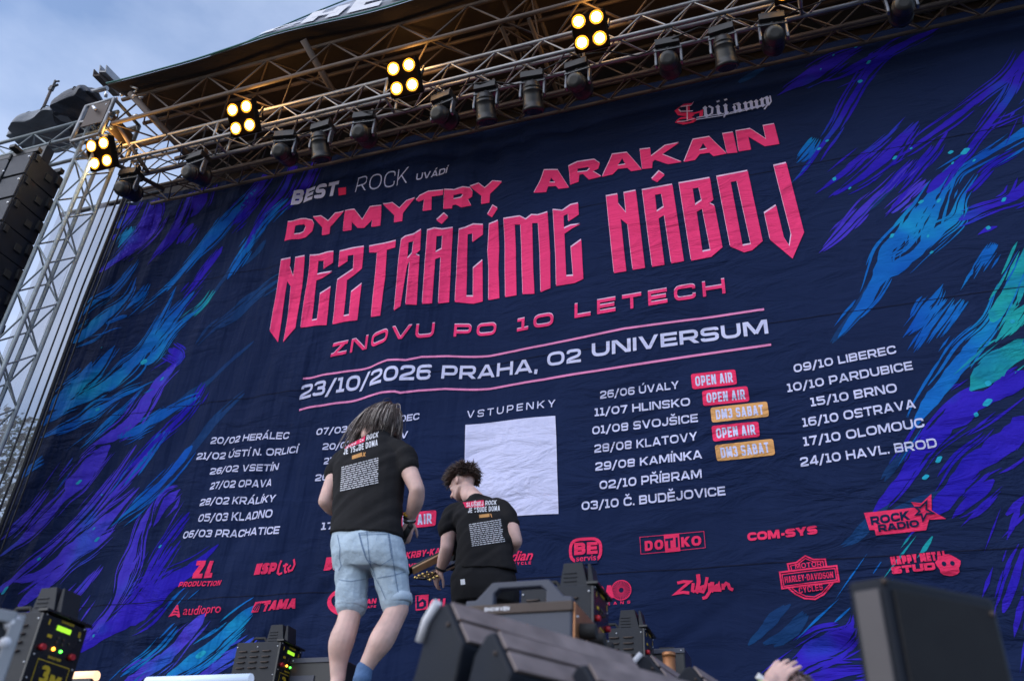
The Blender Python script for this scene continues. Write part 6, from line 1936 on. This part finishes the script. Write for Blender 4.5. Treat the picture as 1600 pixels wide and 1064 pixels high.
    # hair
    rr = random.Random(11); A = []; Bq = []
    for i in range(2600):
        th = rr.uniform(0, 2 * math.pi); ph = math.acos(rr.uniform(-.62, 1))
        x, y, z = math.sin(ph) * math.cos(th), math.sin(ph) * math.sin(th), math.cos(ph)
        if y > .55 and z < .55: continue
        p = P(x * .082, -.008 + y * .102, .025 + z * .098); out = (r * x + f * y + u * z).normalized()
        L = rr.uniform(.12, .27) * (1.0 if z < .5 else 1.35) * (1.2 if x < -.2 else .66)
        pts = [p]; v = (out * .35 + Vector((-.12, -.1, -.25))).normalized(); n = 8
        for j in range(n):
            v = (v + Vector((0, 0, -1)) * .55 + Vector((rr.gauss(0, .09), rr.gauss(0, .09), 0)) + Vector((-.05 - .10 * (x < .0), -.03, 0))).normalized()
            q = pts[-1] + v * L / n
            e = q - hc; ln = e.length; lim = .100 + .012 * rr.random() if e.z > -.1 else .085
            if ln < lim: q = hc + e / ln * lim
            pts.append(q)
        (A if rr.random() < .76 else Bq).append((pts, rr.uniform(.0022, .0045)))
    strands('hair', M['hair_brown'], root, O, A, 1, (P(0, -.018, .030), (.083, .098, .096), f, u)); strands('hair_highlight', M['hair_light'], root, O, Bq, 2)
    return O, Y
O1, Y1 = man_one()
def mic():
    a, b = at(641, 822, Y1 + .12), at(629, 842, Y1 + .16)
    mb = MB(); mb.tube(a, b, .018, .022, 12); mb.ball(b, .026); mb.ball(a, .02)
    o = mb.build('microphone', M['rubber']); tag(o, 'black handheld device in the right hand of the long-haired man', 'microphone')
mic()

# ---------------------------------------------------------------- short-haired man with the guitars
def man_two():
    Y = 5.33; O = Vector((at(757, 890, Y).x, Y, ZS))
    root = empty('person', O, 'short-haired man in printed black t-shirt and black trousers, bending and holding guitars', 'person')
    B = Blob()
    B.rings([span(905, 716, 800, Y, .115), span(880, 718, 798, Y + .01, .10), span(845, 718, 798, Y + .04, .105), span(815, 712, 794, Y + .08, .105), span(797, 716, 790, Y + .11, .09), span(784, 732, 770, Y + .13, .06)])
    hc = at(723, 757, Y + .24)
    P, r, f, u = head(B, hc, (-.86, .28, -.42), (-.30, .22, .92))
    B.chain([at(752, 790, Y + .13), at(742, 778, Y + .18), at(733, 768, Y + .22)], [.066, .058, .055])
    B.chain([at(710, 802, Y + .10), at(702, 830, Y + .08), at(698, 857, Y + .05)], [.060, .054, .046])
    B.chain([at(698, 857, Y + .05), at(694, 872, Y + .08), at(688, 889, Y + .12)], [.046, .045, .030])
    hand(B, at(688, 889, Y + .12), at(683, 901, Y + .14) - at(688, 889, Y + .12), (-.5, -.8, 0), .8, 1)
    B.chain([at(791, 802, Y + .10), at(799, 824, Y + .06), at(806, 845, Y + .06)], [.060, .053, .045])
    B.chain([at(806, 845, Y + .06), at(798, 857, Y + .14), at(782, 866, Y + .28)], [.045, .043, .030])
    hand(B, at(782, 866, Y + .28), at(770, 868, Y + .34) - at(782, 866, Y + .28), (.4, .3, .8), .8, -1)
    for px, dx in ((735, -.02), (781, .03)):
        h = at(px, 905, Y); B.chain([h, Vector((h.x + dx, Y + .06, ZS + .50)), Vector((h.x + dx, Y + .02, ZS + .10)), Vector((h.x + dx, Y + .12, ZS + .05))], [.09, .06, .045, .04])
    B.fuse('body', M['skin2'], root, O, .006, 6); eyes(P, root, O)
    S = Blob()
    S.rings([span(893, 711, 809, Y + .0, .14, .1), span(870, 714, 803, Y + .01, .13), span(840, 715, 801, Y + .04, .13), span(812, 708, 797, Y + .08, .13), span(798, 712, 793, Y + .11, .11), span(785, 728, 776, Y + .13, .085), span(777, 733, 765, Y + .155, .065)])
    S.chain([at(728, 795, Y + .12), at(708, 806, Y + .10), at(701, 826, Y + .08)], [.070, .078, .076])
    S.chain([at(774, 795, Y + .12), at(790, 803, Y + .10), at(797, 818, Y + .07)], [.070, .076, .072])
    shirt = S.fuse('t_shirt', M['shirt'], root, O, .009, 4, wr(12.0, .015))
    decals(shirt, O, [([(723, 784.6), (755.7, 780.8), (756.8, 791.4), (727.5, 793)], 0)], root, 'print_label', BM['red'])
    wt = px_text('SLUŠNEJ', (729, 791.5), (755, 789.5), 6.5, lift=.0025, k=.58) + px_text('ROCK', (758, 789), (775.5, 788), 7, slant=.1) + px_text('JE VŠUDE DOMA', (731.5, 801), (781, 797.5), 8, k=.5)
    wt += tour_rows((732.7, 820), (782.3, 812), (737.6, 853), (789, 845.5), 12, 8, 1.1)
    decals(shirt, O, wt, root, 'print_lettering', M['letter_white'])
    decals(shirt, O, [([(748.5, 803.8), (764.7, 802), (765, 807), (749, 808.8)], 0), ([(766, 802.5), (767.3, 802), (769, 807.5), (767.8, 808)], 0)], root, 'print_badge', BM['gold'])
    T = Blob()
    T.rings([span(884, 717, 800, Y + .01, .12), span(905, 708, 807, Y, .14), span(925, 707, 809, Y, .145), span(945, 708, 808, Y, .13)])
    for px, dx in ((734, -.02), (782, .03)):
        h = at(px, 915, Y); T.chain([h, Vector((h.x + dx, Y + .06, ZS + .50)), Vector((h.x + dx, Y + .02, ZS + .10))], [.115, .088, .075])
    tr = T.fuse('trousers', M['trousers'], root, O, .010, 4, wr(22.0, .010))
    decals(tr, O, [([(719, 905), (726, 904), (727, 912.5), (720, 913.5)], 0)], tr, 'white_tag', M['letter_white'])
    for px, dx in ((735, -.02), (781, .03)):
        h = at(px, 905, Y); s = Blob(); c = Vector((h.x + dx, Y, ZS + .05)); s.chain([c + Vector((0, -.05, .0)), c + Vector((0, .08, 0)), c + Vector((-.02, .2, -.012))], [.048, .046, .036]); s.fuse('shoe', M['rubber'], root, O, .010, 3)
    w = at(686, 893, Y + .13); mb = MB(); q = (at(683, 901, Y + .14) - at(688, 889, Y + .12)).normalized(); a = q.orthogonal().normalized(); b = q.cross(a)
    mb.path([at(688, 888, Y + .12) - O + (a * math.cos(x) + b * math.sin(x)) * .034 for x in [2 * math.pi * i / 18 for i in range(19)]], .009, 6); mb.build('wristband', M['rubber'], root)
    rr = random.Random(5); A = []; Bq = []
    for i in range(1900):
        th = rr.uniform(0, 2 * math.pi); ph = math.acos(rr.uniform(-.30, 1))
        x, y, z = math.sin(ph) * math.cos(th), math.sin(ph) * math.sin(th), math.cos(ph)
        if y > .62 and z < .45: continue
        if abs(x) > .75 and z < .15 and y > -.35: continue
        if z < -.15 and y > -.5: continue
        p = P(x * .080, -.010 + y * .100, .025 + z * .096); out = (r * x + f * y + u * z).normalized()
        L = rr.uniform(.045, .075) * (1.2 if z > .3 else .7); pts = [p]
        v = (out + Vector((rr.gauss(0, .3), rr.gauss(0, .3), rr.gauss(0, .3)))).normalized()
        for j in range(5):
            v = (v + f * (.16 if z > .3 else -.05) + Vector((0, 0, -.12)) + Vector((rr.gauss(0, .09), rr.gauss(0, .09), rr.gauss(0, .09)))).normalized()
            pts.append(pts[-1] + v * L / 5)
        (A if rr.random() < .7 else Bq).append((pts, rr.uniform(.004, .007)))
    strands('hair', M['hair_dark'], root, O, A, 1, (P(0, -.026, .052), (.083, .090, .082), f, u)); strands('hair_highlight', M['hair_mid'], root, O, Bq, 2)
    return O, Y
O2, Y2 = man_two()

M['gold_metal'] = mat('gold plated metal', (.85, .60, .22), .25, .95, .1)
M['wood'] = mat('pale wood binding', (.58, .36, .19), .45, 0, .15, 12)
M['gloss_black'] = mat('glossy black lacquer', (.010, .010, .011), .12, 0, .05)
def guitar(h, b, nrm, label, headlen=.15, wide=.05, gold=True):
    """h = tip of the neck, b = where the neck meets the body"""
    h, b = Vector(h), Vector(b); d = (b - h).normalized(); n = Vector(nrm); n = (n - d * n.dot(d)).normalized(); s = d.cross(n)
    root = empty('electric_guitar', b, label, 'guitar', 'guitars held by the short-haired man')
    L = (b - h).length
    k = MB(); k.prism([(-wide / 2, 0), (wide / 2, 0), (wide / 2 + .004, L - headlen), (-wide / 2 - .004, L - headlen)], h - b + d * headlen, s, d, n * .014); k.build('fretboard', M['gloss_black'], root, bevel=.003)
    k = MB(); k.prism([(-wide / 2 + .002, 0), (wide / 2 - .002, 0), (wide / 2 + .002, L - headlen), (-wide / 2 - .002, L - headlen)], h - b + d * headlen - n * .016, s, d, n * .0158); k.build('neck', M['wood'], root, bevel=.004)
    k = MB(); k.prism([(-.018, 0), (.03, .01), (.05, .05), (.038, headlen * .75), (.026, headlen + .002), (-.026, headlen + .002), (-.040, headlen * .7), (-.046, .06)], h - b, s, d, n * .014); k.build('headstock', M['gloss_black'], root, bevel=.003)
    tn = MB()
    for sg in (-1, 1):
        for i in range(3):
            c = h - b + d * (.03 + i * .04) + s * sg * .058; tn.tube(c - s * sg * .022, c, .004, n=8); tn.ball(c + s * sg * .006, (.011, .011, .011), 0, 8, 6); tn.tube(c - s * sg * .035 + n * .01, c - s * sg * .035 + n * .026, .006, n=8)
    tn.build('tuner', M['gold_metal'] if gold else M['bolt'], root)
    st = MB()
    for i in range(6): st.tube(h - b + d * (headlen - .01) + s * (-.018 + i * .0072) + n * .017, d * .3 + s * (-.024 + i * .0096) + n * .022, .0008, n=4)
    st.build('strings', M['bolt'], root)
    bd = MB(); half = [(0, .03), (-.03, .09), (-.045, .13), (.02, .165), (.10, .150), (.17, .120), (.25, .135), (.34, .175), (.41, .150), (.45, .08), (.46, 0)]
    out = half + [(x, -y * (.92 if x > .05 else 1.1)) for x, y in half[::-1]]
    bd.prism([(y, x) for x, y in out], -n * .035, s, d, n * .045); bd.build('body', M['gloss_black'], root, bevel=.010, bseg=3)
    br = MB(); br.box(d * .30 + n * .016, (.09, .03, .014), Matrix((s, d, n)).transposed()); br.build('bridge', M['bolt'], root, bevel=.003)
    for t in (.10, .20):
        pk = MB(); pk.box(d * t + n * .014, (.085, .035, .012), Matrix((s, d, n)).transposed()); pk.build('pickup', M['rubber'], root, bevel=.003)
    return root
guitar(at(612, 907, Y2 + .02), at(706, 860, Y2 + .26), (.20, .55, .9), 'black guitar whose long dark neck with a pale wooden edge slants behind the long-haired man', .16, .062, False)
guitar(at(656, 906, Y2 + .0), at(716, 878, Y2 + .34), (.15, -.5, .95), 'black guitar with gold tuners on its small headstock, gripped in the left hand', .13, .045)

# ---------------------------------------------------------------- head and raised hand in the pit
def pit_person():
    Y = 3.3; hc = at(1243, 1110, Y); O = Vector((hc.x, Y, 0))
    root = empty('person', O, 'grey-haired person in the pit at the bottom edge, hand raised on the head', 'person')
    B = Blob(); P, r, f, u = head(B, hc, (.1, 1, .12), (0, -.1, 1)); z = hc.z
    sh = z - .30
    V = lambda x, y, zz: Vector((hc.x + x, Y + y, zz))
    B.rings([(V(0, 0, .98), (.16, 0, 0), (0, .11, 0)), (V(0, 0, 1.15), (.15, 0, 0), (0, .105, 0)), (V(0, 0, sh - .12), (.18, 0, 0), (0, .12, 0)), (V(0, 0, sh), (.16, 0, 0), (0, .09, 0)), (V(0, 0, sh + .07), (.07, 0, 0), (0, .06, 0))])
    w = at(1202, 1072, Y - .13)
    B.chain([V(-.17, 0, sh - .03), V(-.34, -.02, sh + .08), (w + V(-.30, -.03, sh + .10)) / 2 + Vector((-.06, 0, -.05)), w], [.055, .045, .042, .029])
    hand(B, w, at(1220, 1047, Y - .10) - w, (-.12, -.9, .3), .30, -1, .92, 2.2)
    B.chain([V(.17, 0, sh - .03), V(.24, .0, sh - .28), V(.22, .08, sh - .50)], [.055, .045, .035]); hand(B, V(.22, .08, sh - .50), (0, .1, -1), (1, 0, 0), .4, 1)
    for sx in (-.09, .09): B.chain([V(sx, 0, .95), V(sx, .02, .5), V(sx, 0, .09), V(sx, .12, .05)], [.085, .06, .042, .038])
    B.fuse('body', M['skin'], root, O, .0045, 2); eyes(P, root, O)
    S = Blob(); S.rings([(V(0, 0, .90), (.18, 0, 0), (0, .14, 0)), (V(0, 0, 1.15), (.175, 0, 0), (0, .13, 0)), (V(0, 0, sh - .12), (.20, 0, 0), (0, .14, 0)), (V(0, 0, sh + .02), (.17, 0, 0), (0, .10, 0)), (V(0, 0, sh + .06), (.09, 0, 0), (0, .075, 0))])
    S.chain([V(-.15, 0, sh - .03), V(-.27, 0, sh + .02)], [.07, .065]); S.chain([V(.15, 0, sh - .03), V(.22, 0, sh - .16)], [.07, .065])
    S.fuse('t_shirt', M['shirt'], root, O, .010, 4, wr(31, .01))
    T = Blob(); T.rings([(V(0, 0, .98), (.17, 0, 0), (0, .125, 0)), (V(0, 0, .85), (.18, 0, 0), (0, .13, 0))])
    for sx in (-.09, .09): T.chain([V(sx, 0, .90), V(sx, .02, .5), V(sx, 0, .08)], [.105, .08, .07])
    T.fuse('trousers', M['trousers'], root, O, .012, 4, wr(41, .01))
    for sx in (-.09, .09):
        s = Blob(); s.chain([V(sx, -.04, .045), V(sx, .1, .045), V(sx, .2, .035)], [.045, .043, .034]); s.fuse('shoe', M['rubber'], root, O, .010, 3)
    q = at(1192, 1066, Y - .13); rb = MB()
    for p, m_ in (((1184, 1052), 0), ((1189, 1057), 0), ((1181, 1057), 0)):
        e = at(p[0], p[1], Y - .14); rb.path([q - O, (q + e) / 2 - O + Vector((.004, 0, .004)), e - O], [.006, .008, .005], 5)
    rb.build('wrist_ribbon', M['white_pl'], root)
    d_ = (at(1220, 1047, Y - .10) - w).normalized(); a = d_.orthogonal().normalized(); b = d_.cross(a)
    for t, m_ in ((-.02, 'neon'), (-.035, 'yellow')):
        mb = MB(); mb.path([w + d_ * t - O + (a * math.cos(x) + b * math.sin(x)) * .031 for x in [2 * math.pi * i / 16 for i in range(17)]], .007, 6); mb.build('wristband', M[m_], root)
    rg = MB(); rr = random.Random(9); A = []
    for i in range(420):
        th = rr.uniform(0, 2 * math.pi); ph = math.acos(rr.uniform(-.2, 1)); x, y, zz = math.sin(ph) * math.cos(th), math.sin(ph) * math.sin(th), math.cos(ph)
        if y > .6 and zz < .5: continue
        p = P(x * .079, -.008 + y * .099, .025 + zz * .095); out = (r * x + f * y + u * zz).normalized(); v = (out * .6 + Vector((0, -.5, -.1)) + Vector((rr.gauss(0, .2), rr.gauss(0, .2), 0))).normalized()
        A.append(([p, p + v * .012, p + (v + Vector((0, 0, -.4))).normalized() * .024], .0035))
    strands('hair', M['hair_grey'], root, O, A, 1)
M['neon'] = mat('neon band', (.45, .75, .05), .5, 0, .05)
pit_person()
